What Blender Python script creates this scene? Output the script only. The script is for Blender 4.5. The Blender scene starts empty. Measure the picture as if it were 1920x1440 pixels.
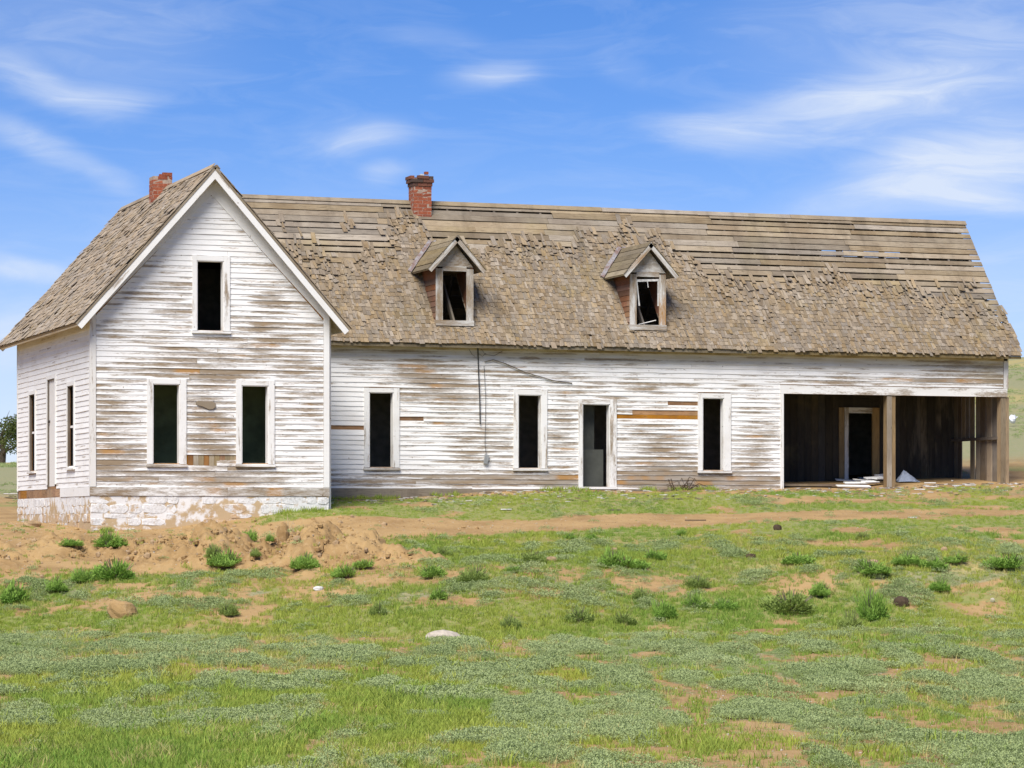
import bpy, math, random
import numpy as np
from mathutils import Vector, Matrix
random.seed(7); RNG = np.random.default_rng(11)
S = bpy.context.scene
COL = S.collection
R = math.radians

# ---------------------------------------------------------------- camera, sky, sun, exposure
YAW, DIST, PIVX, FPX, HORIZON = 0.33898, 72.137, 10.882, 5655.25, 981.77     # focal length and horizon for a 1920 px wide frame
CY, SY = math.cos(YAW), math.sin(YAW)
CAM = (PIVX - DIST * SY, -DIST * CY, 0.0)
cd = bpy.data.cameras.new('camera'); cam = bpy.data.objects.new('camera', cd); COL.objects.link(cam)
cam.location = CAM; cam.rotation_euler = (R(90), 0, -YAW)
cd.sensor_width = 36; cd.lens = FPX / 1920 * 36; cd.shift_y = (HORIZON - 720) / 1920
cd.clip_start = 0.5; cd.clip_end = 6000
S.camera = cam

SUN_EL, SUN_AZ = R(50), R(-20)        # azimuth measured from the camera's back, negative = to the left
W = bpy.data.worlds.new('World'); S.world = W; W.use_nodes = True
W.cycles.sampling_method = 'MANUAL'; W.cycles.sample_map_resolution = 512
wt = W.node_tree; wt.nodes.clear()
def wn(t, **k):
    n = wt.nodes.new(t)
    for a, b in k.items(): setattr(n, a, b)
    return n
back = Vector((-SY, -CY, 0)); right = Vector((CY, -SY, 0))
sun_h = back * math.cos(SUN_AZ) + right * math.sin(SUN_AZ)
sun_dir = Vector((sun_h.x * math.cos(SUN_EL), sun_h.y * math.cos(SUN_EL), math.sin(SUN_EL)))
sky = wn('ShaderNodeTexSky', sky_type='NISHITA', sun_disc=False)
sky.sun_elevation = SUN_EL; sky.sun_rotation = math.atan2(sun_dir.x, sun_dir.y)
sky.altitude = 2200; sky.air_density = 1.0; sky.dust_density = 0.25; sky.ozone_density = 3.0
hs = wn('ShaderNodeHueSaturation'); hs.inputs['Saturation'].default_value = 1.30; hs.inputs['Value'].default_value = 1.0
wt.links.new(sky.outputs[0], hs.inputs['Color'])
tnt = wn('ShaderNodeMix', data_type='RGBA', blend_type='MULTIPLY'); tnt.inputs['Factor'].default_value = 1; tnt.inputs['B'].default_value = (.80, .75, .96, 1); wt.links.new(hs.outputs[0], tnt.inputs['A'])
# thin high cloud, laid out by compass direction and elevation
tc = wn('ShaderNodeTexCoord'); sep = wn('ShaderNodeSeparateXYZ'); wt.links.new(tc.outputs['Generated'], sep.inputs[0])
def wm(op, a, b=None, c=None):
    n = wn('ShaderNodeMath', operation=op)
    for i, v in enumerate((a, b, c)):
        if v is None: continue
        if isinstance(v, (int, float)): n.inputs[i].default_value = v
        else: wt.links.new(v, n.inputs[i])
    return n.outputs[0]
az = wm('SUBTRACT', wm('ARCTAN2', sep.outputs[0], sep.outputs[1]), YAW)
el = wm('ARCSINE', sep.outputs[2])
cmb = wn('ShaderNodeCombineXYZ'); wt.links.new(az, cmb.inputs[0]); wt.links.new(el, cmb.inputs[1])
nz = wn('ShaderNodeTexNoise'); nz.inputs['Scale'].default_value = 14; nz.inputs['Detail'].default_value = 4
mp0 = wn('ShaderNodeMapping'); mp0.inputs['Scale'].default_value = (1.0, 2.4, 1); wt.links.new(cmb.outputs[0], mp0.inputs[0]); wt.links.new(mp0.outputs[0], nz.inputs['Vector'])
vs = wn('ShaderNodeVectorMath', operation='SUBTRACT'); wt.links.new(nz.outputs['Color'], vs.inputs[0]); vs.inputs[1].default_value = (.5, .5, .5)
vm = wn('ShaderNodeVectorMath', operation='MULTIPLY'); wt.links.new(vs.outputs[0], vm.inputs[0]); vm.inputs[1].default_value = (.035, .013, 0)
va = wn('ShaderNodeVectorMath', operation='ADD'); wt.links.new(cmb.outputs[0], va.inputs[0]); wt.links.new(vm.outputs[0], va.inputs[1])
WISPS = [(925,150,95,24,2,.55),(668,262,110,30,4,.50),(1345,250,140,36,-6,.50),(1540,215,230,50,8,.45),(1760,165,260,70,14,.40),
         (1740,335,300,55,15,.50),(1860,385,200,24,-6,.45),(1820,300,200,60,18,.35),(190,203,90,28,0,.38),(60,165,160,28,-20,.35),(100,290,210,24,-20,.42),
         (20,500,130,22,-6,.55),(120,70,330,110,0,.24),(1720,50,380,130,10,.28),(790,76,110,20,-4,.22),(735,328,50,18,0,.35),
         (1170,130,60,26,-20,.14),(10,640,260,60,0,.45),(1900,520,200,90,0,.25),(1850,240,330,150,15,.22)]
tot = None
for (px, py, sx, sy, rot, st) in WISPS:
    m = wn('ShaderNodeMapping', vector_type='TEXTURE'); wt.links.new(va.outputs[0], m.inputs['Vector'])
    m.inputs['Location'].default_value = ((px-960)/FPX, (HORIZON-py)/FPX, 0)
    m.inputs['Rotation'].default_value = (0, 0, R(rot)); m.inputs['Scale'].default_value = (sx/FPX*1.25, sy/FPX*1.5, 1)
    ln = wn('ShaderNodeVectorMath', operation='LENGTH'); wt.links.new(m.outputs[0], ln.inputs[0])
    mr = wn('ShaderNodeMapRange', interpolation_type='SMOOTHERSTEP'); wt.links.new(ln.outputs['Value'], mr.inputs[0])
    mr.inputs[1].default_value = 1.25; mr.inputs[2].default_value = 0; mr.inputs[3].default_value = 0; mr.inputs[4].default_value = st*.86
    tot = mr.outputs[0] if tot is None else wm('ADD', tot, mr.outputs[0])
nf = wn('ShaderNodeTexNoise'); nf.inputs['Scale'].default_value = 20; nf.inputs['Detail'].default_value = 10; nf.inputs['Roughness'].default_value = .62; nf.inputs['Distortion'].default_value = 1.1
mpf = wn('ShaderNodeMapping'); mpf.inputs['Scale'].default_value = (1, 4.6, 1); mpf.inputs['Rotation'].default_value = (0, 0, R(-7)); wt.links.new(va.outputs[0], mpf.inputs[0]); wt.links.new(mpf.outputs[0], nf.inputs['Vector'])
mfr = wn('ShaderNodeMapRange'); wt.links.new(nf.outputs['Fac'], mfr.inputs[0]); mfr.inputs[1].default_value=.28; mfr.inputs[2].default_value=.68; mfr.inputs[3].default_value=.55; mfr.inputs[4].default_value=1.1
haze_all = wn('ShaderNodeMapRange'); wt.links.new(nf.outputs['Fac'], haze_all.inputs[0]); haze_all.inputs[1].default_value=.45; haze_all.inputs[2].default_value=.8; haze_all.inputs[3].default_value=0; haze_all.inputs[4].default_value=.13
low = wn('ShaderNodeMapRange', interpolation_type='SMOOTHSTEP'); wt.links.new(el, low.inputs[0]); low.inputs[1].default_value=.14; low.inputs[2].default_value=.0; low.inputs[3].default_value=0; low.inputs[4].default_value=.42
fac = wm('MINIMUM', wm('ADD', wm('ADD', wm('MULTIPLY', tot, mfr.outputs[0]), haze_all.outputs[0]), low.outputs[0]), .85)
mixc = wn('ShaderNodeMix', data_type='RGBA'); wt.links.new(fac, mixc.inputs['Factor']); wt.links.new(tnt.outputs['Result'], mixc.inputs['A']); mixc.inputs['B'].default_value = (6.0, 6.6, 7.6, 1)
bg = wn('ShaderNodeBackground'); bg.inputs['Strength'].default_value = 0.075
wt.links.new(mixc.outputs['Result'], bg.inputs['Color'])
wo = wn('ShaderNodeOutputWorld'); wt.links.new(bg.outputs[0], wo.inputs['Surface'])

sl = bpy.data.lights.new('sun', 'SUN'); sl.energy = 3.7; sl.angle = R(36); sl.color = (1.0, .95, .875)
so = bpy.data.objects.new('sun', sl); COL.objects.link(so); so.rotation_euler = (-sun_dir).to_track_quat('-Z', 'Y').to_euler(); so.location = (0, -40, 60)
VS = S.view_settings; VS.view_transform = 'Standard'; VS.look = 'None'; VS.gamma = 1; VS.exposure = 0.78; VS.use_curve_mapping = False
S.cycles.max_bounces = 5; S.cycles.diffuse_bounces = 3; S.cycles.transparent_max_bounces = 8
S.cycles.use_denoising = True

# ---------------------------------------------------------------- helpers
class MB:
    """collects geometry of one object, with uv (metres along / 0..1 across) and per-vertex floats"""
    def __init__(s): s.v=[]; s.f=[]; s.uv=[]; s.a={}
    def vert(s, p, **at):
        s.v.append(tuple(p))
        for k, x in at.items(): s.a.setdefault(k, {})[len(s.v)-1] = x
        return len(s.v)-1
    def face(s, idx, uv=None):
        s.f.append(tuple(idx)); s.uv.append(uv or [(0, .5)]*len(idx))
    def hexa(s, P, flip=False, skip=(), uoff=0, **at):
        """8 points: 0-3 bottom ring, 4-7 top ring"""
        b = len(s.v)
        for p in P: s.vert(p, **at)
        P = [Vector(p) for p in P]
        for fi, q in enumerate(((0,3,2,1),(4,5,6,7),(0,1,5,4),(1,2,6,5),(2,3,7,6),(3,0,4,7))):
            if fi in skip: continue
            e1 = (P[q[1]]-P[q[0]]).length; e2 = (P[q[2]]-P[q[1]]).length
            if e1 >= e2: uv = [(uoff,0),(uoff+e1,0),(uoff+e1,1),(uoff,1)]
            else: uv = [(uoff,0),(uoff,1),(uoff+e2,1),(uoff+e2,0)]
            s.face([b+i for i in q], uv)
    def box(s, x0,x1,y0,y1,z0,z1, **k):
        s.hexa([(x0,y0,z0),(x1,y0,z0),(x1,y1,z0),(x0,y1,z0),(x0,y0,z1),(x1,y0,z1),(x1,y1,z1),(x0,y1,z1)], uoff=random.random()*50, **k)
    def tube(s, pts, r, n=6, r1=None):
        pts=[Vector(p) for p in pts]; m=len(pts); rings=[]
        for i,p in enumerate(pts):
            d=(pts[min(i+1,m-1)]-pts[max(i-1,0)]).normalized()
            a=d.orthogonal().normalized(); b=d.cross(a); rr = r if r1 is None else r+(r1-r)*i/(m-1)
            rings.append([s.vert(p+a*rr*math.cos(2*math.pi*j/n)+b*rr*math.sin(2*math.pi*j/n)) for j in range(n)])
        for i in range(m-1):
            for j in range(n): s.face([rings[i][j],rings[i][(j+1)%n],rings[i+1][(j+1)%n],rings[i+1][j]])
        s.face(rings[0][::-1]); s.face(rings[-1])
    def mesh(s, name, mat, smooth=False):
        me=bpy.data.meshes.new(name); me.from_pydata(s.v,[],s.f)
        l=me.uv_layers.new(name='uv'); l.data.foreach_set('uv',[c for f in s.uv for q in f for c in q])
        for k,d in s.a.items():
            at=me.attributes.new(k,'FLOAT','POINT'); arr=np.zeros(len(s.v),dtype=np.float32)
            for i,x in d.items(): arr[i]=x
            at.data.foreach_set('value',arr)
        if mat: me.materials.append(M[mat])
        if smooth: me.shade_smooth()
        me.update(); return me
def ob(name, data, parent=None, pos=None):
    o=bpy.data.objects.new(name,data); COL.objects.link(o)
    if parent is not None:
        o.parent=parent
        if parent.get('origin_shift'): o.matrix_parent_inverse=Matrix.Translation(-Vector(parent.location))
    if pos is not None: o.location=pos
    return o
def tag(o,label,cat,group=None):
    o['label']=label; o['category']=cat
    if group: o['group']=group
    return o
def kind(o,k): o['kind']=k; return o

class Noise:
    def __init__(s,seed): s.g=np.random.default_rng(seed).random((256,256))
    def v(s,x,y):
        x=np.asarray(x,float); y=np.asarray(y,float)
        xi=np.floor(x).astype(int); yi=np.floor(y).astype(int); fx=x-xi; fy=y-yi
        fx=fx*fx*(3-2*fx); fy=fy*fy*(3-2*fy); g=s.g; a=xi&255; b=yi&255; a1=(xi+1)&255; b1=(yi+1)&255
        return (g[a,b]*(1-fx)+g[a1,b]*fx)*(1-fy)+(g[a,b1]*(1-fx)+g[a1,b1]*fx)*fy
    def fbm(s,x,y,o=4):
        t=0; w=.5; n=0
        for i in range(o): t=t+w*s.v(x*2**i+17.3*i,y*2**i+9.1*i); n+=w; w*=.5
        return t/n
N1,N2,N3,N4=Noise(1),Noise(2),Noise(3),Noise(4)
def sst(a,b,x): t=np.clip((x-a)/(b-a),0,1); return t*t*(3-2*t)
def LD(x,y):
    """lateral offset and distance along the line of sight of a ground point"""
    dx=np.asarray(x)-PIVX; dy=np.asarray(y)
    return CY*dx-SY*dy, DIST+SY*dx+CY*dy
def XY(l,d):
    d=d-DIST
    return PIVX+CY*l+SY*d, -SY*l+CY*d

# ---------------------------------------------------------------- materials
M={}
class NT:
    def __init__(s,name):
        s.m=bpy.data.materials.new(name); s.m.use_nodes=True; s.t=s.m.node_tree; s.t.nodes.clear()
        s.b=s.n('ShaderNodeBsdfPrincipled'); s.o=s.n('ShaderNodeOutputMaterial'); s.t.links.new(s.b.outputs[0],s.o.inputs[0])
        s.b.inputs['Roughness'].default_value=.85; s.b.inputs['Specular IOR Level'].default_value=.25; M[name]=s.m
    def n(s,t,**k):
        x=s.t.nodes.new(t)
        for a,b in k.items(): setattr(x,a,b)
        return x
    def put(s,inp,v):
        if v is None: return
        if isinstance(v,(int,float)): inp.default_value=v
        elif isinstance(v,tuple): inp.default_value=v if len(v)!=3 or inp.type=='VECTOR' else v+(1,)
        else: s.t.links.new(v,inp)
    def math(s,op,a,b=None,c=None,clamp=False):
        x=s.n('ShaderNodeMath',operation=op,use_clamp=clamp)
        for i,v in enumerate((a,b,c)): s.put(x.inputs[i],v)
        return x.outputs[0]
    def mix(s,f,a,b,mode='MIX'):
        x=s.n('ShaderNodeMix',data_type='RGBA',blend_type=mode); s.put(x.inputs['Factor'],f); s.put(x.inputs['A'],a); s.put(x.inputs['B'],b); return x.outputs['Result']
    def map(s,v,a,b,c=0,d=1,smooth=True):
        x=s.n('ShaderNodeMapRange',interpolation_type='SMOOTHSTEP' if smooth else 'LINEAR'); s.put(x.inputs[0],v)
        for i,q in enumerate((a,b,c,d)): s.put(x.inputs[i+1],q)
        return x.outputs[0]
    def noise(s,vec,scale,detail=4,rough=.55,col=False,dist=0):
        x=s.n('ShaderNodeTexNoise'); s.put(x.inputs['Vector'],vec); x.inputs['Scale'].default_value=scale; x.inputs['Detail'].default_value=detail; x.inputs['Roughness'].default_value=rough; x.inputs['Distortion'].default_value=dist
        return x.outputs['Color' if col else 'Fac']
    def attr(s,name,typ='GEOMETRY'): x=s.n('ShaderNodeAttribute',attribute_name=name,attribute_type=typ); return x
    def vec(s,x,y,z): c=s.n('ShaderNodeCombineXYZ'); s.put(c.inputs[0],x); s.put(c.inputs[1],y); s.put(c.inputs[2],z); return c.outputs[0]
    def uv(s): u=s.n('ShaderNodeUVMap',uv_map='uv'); q=s.n('ShaderNodeSeparateXYZ'); s.t.links.new(u.outputs[0],q.inputs[0]); return q.outputs[0],q.outputs[1]
    def pos(s): return s.n('ShaderNodeNewGeometry').outputs['Position']
    def rnd(s): return s.n('ShaderNodeObjectInfo').outputs['Random']
    def scale(s,v,sc): x=s.n('ShaderNodeVectorMath',operation='MULTIPLY'); s.put(x.inputs[0],v); x.inputs[1].default_value=sc; return x.outputs[0]
    def base(s,c): s.put(s.b.inputs['Base Color'],c)
    def bump(s,h,st=.3,dist=.01):
        x=s.n('ShaderNodeBump'); x.inputs['Strength'].default_value=st; x.inputs['Distance'].default_value=dist; s.put(x.inputs['Height'],h); s.t.links.new(x.outputs[0],s.b.inputs['Normal'])

def mat_paint(name, base_wear, white=(.775,.765,.74), board=True):
    """old white lead paint flaking off grey-brown boards, streaked along the grain"""
    t=NT(name); u,v=t.uv(); r=t.rnd(); wear=t.attr('wear').outputs['Fac']; stain=t.attr('stain').outputs['Fac']
    ro=t.math('MULTIPLY',r,97.0)
    big=t.noise(t.vec(t.math('ADD',t.math('MULTIPLY',u,.62),ro),t.math('ADD',t.math('MULTIPLY',v,.6),ro),ro),1.7,4,.55)
    fine=t.noise(t.vec(t.math('ADD',t.math('MULTIPLY',u,2.6),ro),t.math('MULTIPLY',v,2.6),ro),4.2,9,.72)
    grain=t.noise(t.vec(t.math('ADD',t.math('MULTIPLY',u,2.0),ro),t.math('MULTIPLY',v,14.0),ro),3.0,4,.6)
    if board: vb=t.math('MULTIPLY',t.math('SUBTRACT',.34,t.math('ABSOLUTE',t.math('SUBTRACT',v,.55))),.50)
    else: vb=0.0
    k=t.math('ADD',t.math('ADD',t.math('MULTIPLY',big,.98),t.math('MULTIPLY',fine,.52)),vb)
    k=t.math('ADD',k,t.math('ADD',t.math('MULTIPLY',wear,.50),base_wear))
    k=t.math('ADD',k,t.math('MULTIPLY',t.math('SUBTRACT',grain,.5),.16))
    mask=t.map(k,.93,1.05)
    hard=t.map(t.math('ADD',k,t.math('MULTIPLY',t.math('SUBTRACT',fine,.5),.5)),1.10,1.16)
    wc=t.mix(t.map(big,.38,.66),(.37,.325,.27),(.285,.215,.14))
    wc=t.mix(t.math('MULTIPLY',t.map(grain,.35,.7),.55),wc,(.15,.105,.065))
    wc=t.mix(t.map(t.math('ADD',t.noise(t.vec(t.math('ADD',u,ro),ro,ro),.9,2),t.math('MULTIPLY',wear,.12)),.62,.75),wc,(.36,.20,.075))
    dirt=t.noise(t.scale(t.pos(),(1.2,1.2,2.2)),1.0,5,.6)
    pc=t.mix(t.math('MULTIPLY',t.map(dirt,.42,.72),.42),white,(.62,.585,.53))
    pc=t.mix(t.math('MULTIPLY',t.map(fine,.48,.72),.45),pc,(.60,.57,.53))
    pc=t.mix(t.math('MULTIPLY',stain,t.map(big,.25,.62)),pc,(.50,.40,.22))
    c=t.mix(t.math('MULTIPLY',mask,.72),pc,wc); c=t.mix(hard,c,wc)
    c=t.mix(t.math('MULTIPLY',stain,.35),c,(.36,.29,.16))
    vo=t.n('ShaderNodeTexVoronoi',voronoi_dimensions='2D'); t.put(vo.inputs['Vector'],t.vec(t.math('ADD',t.math('MULTIPLY',u,1.3),ro),t.math('ADD',t.math('MULTIPLY',v,.13),ro),0.0)); vo.inputs['Scale'].default_value=1.0
    c=t.mix(t.math('MULTIPLY',t.map(vo.outputs['Distance'],.022,.008),.75),c,(.10,.06,.035))
    t.base(c); t.bump(t.math('SUBTRACT',t.math('MULTIPLY',grain,.5),hard),.35,.004)
mat_paint('peeling_paint',.08)
mat_paint('trim_paint',.095,white=(.74,.73,.70),board=False)
mat_paint('grey_trim',.10,white=(.66,.64,.60),board=False)
mat_paint('dormer_trim',.27,white=(.52,.51,.475),board=False)

def mat_wood(name, a, b, c, gscale=1.0):
    t=NT(name); u,v=t.uv(); r=t.rnd(); tint=t.attr('tint').outputs['Fac']
    ro=t.math('MULTIPLY',t.math('ADD',r,tint),61.0)
    g=t.noise(t.vec(t.math('ADD',t.math('MULTIPLY',u,1.3),ro),t.math('ADD',t.math('MULTIPLY',v,5.0*gscale),ro),ro),3,5,.6)
    l=t.noise(t.vec(t.math('ADD',t.math('MULTIPLY',u,.7),ro),ro,ro),1.4,3)
    m=t.noise(t.pos(),.7,4,.6)
    col=t.mix(t.map(l,.35,.68),a,b); col=t.mix(t.math('MULTIPLY',t.map(g,.46,.72),.8),col,c)
    col=t.mix(t.math('MULTIPLY',t.map(m,.52,.72),.38),col,(.24,.19,.09))
    ps=t.noise(t.scale(t.pos(),(2.2,.6,.35)),1.0,5,.65)
    col=t.mix(t.math('MULTIPLY',t.map(ps,.50,.70),.42),col,(.11,.085,.055)); col=t.mix(t.math('MULTIPLY',t.map(ps,.44,.30),.30),col,(.37,.30,.20))
    kn=t.noise(t.vec(t.math('ADD',t.math('MULTIPLY',u,2.2),ro),t.math('ADD',t.math('MULTIPLY',v,1.1),ro),ro),2.0,3,.5)
    col=t.mix(t.math('MULTIPLY',t.map(kn,.64,.74),.6),col,c)
    hv=t.n('ShaderNodeHueSaturation'); t.put(hv.inputs['Color'],col)
    wv=t.n('ShaderNodeTexWhiteNoise',noise_dimensions='1D'); t.put(wv.inputs['W'],ro)
    t.put(hv.inputs['Value'],t.map(wv.outputs['Value'],0,1,.74,1.20,False)); t.put(hv.inputs['Saturation'],t.map(t.math('FRACT',t.math('MULTIPLY',wv.outputs['Value'],7.31)),0,1,.7,1.2,False))
    t.base(hv.outputs[0]); t.bump(g,.4,.006)
mat_wood('shingle_wood',(.305,.24,.162),(.21,.155,.096),(.08,.057,.036),2)
mat_wood('deck_wood',(.315,.255,.175),(.235,.178,.115),(.09,.066,.042))
mat_wood('main_shingle_wood',(.40,.325,.235),(.31,.24,.165),(.17,.125,.085),2)
mat_wood('raw_wood',(.38,.19,.06),(.26,.12,.04),(.10,.05,.022))
mat_wood('plank_wood',(.20,.165,.13),(.14,.105,.075),(.08,.06,.045))
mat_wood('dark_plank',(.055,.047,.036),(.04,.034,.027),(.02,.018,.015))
mat_wood('post_wood',(.36,.25,.13),(.27,.185,.10),(.14,.10,.06))
mat_wood('skirt_wood',(.36,.29,.18),(.28,.215,.125),(.15,.11,.065))
mat_wood('cheek_wood',(.26,.10,.05),(.20,.095,.05),(.12,.07,.04))
mat_wood('stick_wood',(.14,.11,.085),(.10,.075,.055),(.06,.05,.04))
mat_wood('moss_wood',(.27,.215,.125),(.19,.145,.08),(.085,.065,.04))

def flat(name,c,rough=.85,var=.15,sc=6,c2=None):
    t=NT(name); n=t.noise(t.pos(),sc,5,.6); c2=c2 or tuple(x*(1-var*2) for x in c)
    t.base(t.mix(t.map(n,.35,.68),c,c2)); t.b.inputs['Roughness'].default_value=rough; t.bump(n,.25,.01)
flat('interior_dark',(.26,.25,.21)); flat('interior_green',(.30,.38,.20),var=.2,sc=2); flat('interior_grey',(.085,.09,.078),sc=2)
flat('white_scrap',(.62,.61,.58),sc=14); flat('wire',(.05,.05,.05)); flat('metal_grey',(.30,.31,.31),.5)
flat('bag_blue',(.36,.41,.50),.45,sc=9); flat('bag_white',(.72,.74,.78),.5)
flat('pale_rock',(.47,.41,.33),sc=9); flat('tan_rock',(.36,.25,.14),sc=9); flat('pink_rock',(.48,.33,.26),sc=12); flat('dark_clod',(.075,.05,.03),sc=20)
flat('flashing',(.19,.125,.105),.6,sc=7,c2=(.30,.30,.31)); flat('knob',(.05,.04,.035),.4); flat('bark',(.11,.085,.06),sc=9); flat('dead_stalk',(.48,.38,.22))

t=NT('brick'); n=t.noise(t.pos(),22,4); r=t.rnd()
c=t.mix(r,(.31,.088,.042),(.21,.055,.028)); c=t.mix(t.math('MULTIPLY',t.map(n,.45,.75),.5),c,(.42,.16,.09)); s=t.attr('soot').outputs['Fac']; c=t.mix(s,c,(.07,.05,.04)); t.base(c); t.bump(n,.3,.006)
flat('mortar',(.40,.30,.23),sc=18)

t=NT('whitewashed_stone'); p=t.pos(); tan=t.attr('tan').outputs['Fac']; r=t.rnd()
n=t.noise(p,3.2,6,.62); f=t.noise(p,22,4,.6)
wh=t.mix(t.map(f,.4,.7),(.70,.69,.67),(.52,.50,.47)); sn=t.mix(t.map(f,.38,.66),(.44,.295,.16),(.52,.40,.27))
mk=t.map(t.math('ADD',n,t.math('ADD',t.math('MULTIPLY',tan,.45),t.math('MULTIPLY',t.math('SUBTRACT',r,.5),.10))),.60,.70)
t.base(t.mix(mk,wh,sn)); t.bump(t.math('ADD',f,t.math('MULTIPLY',n,2)),.5,.02)
t=NT('stone_mortar'); p=t.pos(); tan=t.attr('tan').outputs['Fac']; n=t.noise(p,4,5,.6); t.base(t.mix(t.map(t.math('ADD',n,t.math('MULTIPLY',tan,.4)),.48,.62),(.70,.685,.66),(.46,.34,.20))); t.bump(n,.5,.02)

def mat_soil(name):
    t=NT(name); p=t.pos()
    n=t.noise(p,.9,6,.62); f=t.noise(p,9,6,.65); g=t.noise(p,60,3,.6)
    soil=t.mix(t.map(n,.35,.68),(.395,.258,.112),(.285,.176,.072)); soil=t.mix(t.math('MULTIPLY',t.map(f,.48,.70),.55),soil,(.43,.30,.16))
    soil=t.mix(t.math('MULTIPLY',t.map(g,.55,.75),.5),soil,(.15,.092,.042))
    return t,soil,n,f,g,p
t,soil,n,f,g,p=mat_soil('soil'); t.base(soil); t.bump(t.math('ADD',f,g),.6,.03)
t,soil,n,f,g,p=mat_soil('ground')
mk=t.n('ShaderNodeAttribute',attribute_name='cover',attribute_type='GEOMETRY'); sp=t.n('ShaderNodeSeparateColor'); t.t.links.new(mk.outputs['Color'],sp.inputs[0])
gr=t.mix(t.map(f,.38,.66),(.20,.23,.06),(.27,.25,.09)); sg=t.mix(t.map(f,.38,.66),(.23,.25,.12),(.30,.26,.15)); dr=t.mix(t.map(f,.4,.65),(.40,.33,.14),(.33,.27,.10))
col=t.mix(t.map(t.math('ADD',sp.outputs[0],t.math('MULTIPLY',t.math('SUBTRACT',f,.5),.9)),.35,.75),soil,gr)
col=t.mix(t.map(t.math('ADD',sp.outputs[1],t.math('MULTIPLY',t.math('SUBTRACT',f,.5),.9)),.35,.75),col,sg)
col=t.mix(t.map(t.math('ADD',sp.outputs[2],t.math('MULTIPLY',t.math('SUBTRACT',f,.5),.9)),.35,.85),col,dr)
t.base(col); t.bump(t.math('ADD',f,g),.5,.03)

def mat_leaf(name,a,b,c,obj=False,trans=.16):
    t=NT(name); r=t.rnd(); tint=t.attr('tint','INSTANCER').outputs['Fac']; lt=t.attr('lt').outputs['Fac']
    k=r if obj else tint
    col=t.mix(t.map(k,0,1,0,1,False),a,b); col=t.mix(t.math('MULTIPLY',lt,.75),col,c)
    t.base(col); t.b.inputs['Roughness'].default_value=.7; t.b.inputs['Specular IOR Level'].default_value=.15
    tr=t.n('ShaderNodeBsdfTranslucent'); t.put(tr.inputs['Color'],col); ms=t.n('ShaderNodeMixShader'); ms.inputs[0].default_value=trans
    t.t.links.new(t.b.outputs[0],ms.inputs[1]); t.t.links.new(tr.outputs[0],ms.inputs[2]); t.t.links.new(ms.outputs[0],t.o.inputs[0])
mat_leaf('sage_leaf',(.205,.275,.09),(.325,.39,.16),(.42,.475,.235))
mat_leaf('grass_blade',(.14,.26,.034),(.30,.345,.048),(.40,.42,.10))
mat_leaf('dry_blade',(.46,.40,.15),(.36,.34,.11),(.55,.47,.22))
mat_leaf('shrub_leaf',(.13,.27,.035),(.20,.34,.06),(.37,.50,.11),obj=True)
mat_leaf('olive_leaf',(.20,.28,.06),(.23,.31,.075),(.34,.41,.12),obj=True)
mat_leaf('tree_leaf',(.035,.065,.016),(.06,.085,.022),(.13,.145,.04),obj=True)

# ---------------------------------------------------------------- ground
DEPS=np.array([-60,0,22,36,48,50,52.5,55,57.5,60,63,66,69,72,76,80,90,110,150,250,600,3000.])
COLS={-40:[-1.7,-1.75,-1.85,-1.9,-1.86,-1.95,-2.1,-1.9,-1.5,-1.25,-.9,-.7,-.5,-.3,0,.3,1,2.0,3,3.2,3,3],
-16:[-1.7,-1.75,-1.85,-1.88,-1.82,-1.90,-2.1,-1.75,-1.35,-1.10,-.65,-.42,-.2,-.05,.15,.4,1,2.0,3,3.2,3,3],
-11.5:[-1.7,-1.75,-1.85,-1.88,-1.82,-1.87,-2.0,-1.6,-1.22,-.95,-.42,-.16,-.06,.03,.2,.4,1,2.0,3,3.2,3,3],
-8:[-1.7,-1.75,-1.85,-1.88,-1.83,-1.87,-2.0,-1.6,-1.18,-.88,-.40,-.06,.12,.3,.5,.6,1,2,3,3.2,3,3],
-4.2:[-1.7,-1.75,-1.85,-1.88,-1.84,-1.88,-1.98,-1.6,-1.1,-.75,-.35,.22,.48,.62,.8,.9,1.2,2,3,3.2,3,3],
0:[-1.7,-1.75,-1.85,-1.88,-1.85,-1.88,-1.95,-1.42,-.93,-.66,-.36,-.06,.40,.78,.9,1,1.3,2,3,3.2,3,3],
5:[-1.7,-1.75,-1.85,-1.88,-1.85,-1.88,-1.95,-1.42,-.93,-.66,-.38,-.05,.25,.70,.97,1.1,1.6,3,5,6,4,3],
10:[-1.7,-1.75,-1.85,-1.88,-1.84,-1.86,-1.9,-1.38,-.91,-.63,-.35,-.02,.25,.58,.98,1.25,2.0,3.6,6.2,8,6,5],
16:[-1.7,-1.75,-1.85,-1.88,-1.82,-1.84,-1.86,-1.36,-.90,-.60,-.32,0,.27,.60,1.0,1.32,2.2,4.1,7.2,10,8,6],
40:[-1.7,-1.7,-1.75,-1.8,-1.7,-1.7,-1.7,-1.3,-.85,-.55,-.25,.1,.4,.7,1.1,1.5,2.8,5,9,13,11,8]}
CL=np.array(sorted(COLS)); CZ=np.array([COLS[k] for k in CL])
def warp(l,d):
    sh=np.interp(l,[-16,-9,-5,-1.5,1,4,7,11,16],[.4,.2,-.4,-1.6,-.6,.9,1.3,2.2,2.2])+(N4.fbm(np.asarray(l,float)*.5,0*np.asarray(l,float)+3,3)-.5)*1.6
    return d-sh*sst(40,48,d)*(1-sst(56,60,d))
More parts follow.
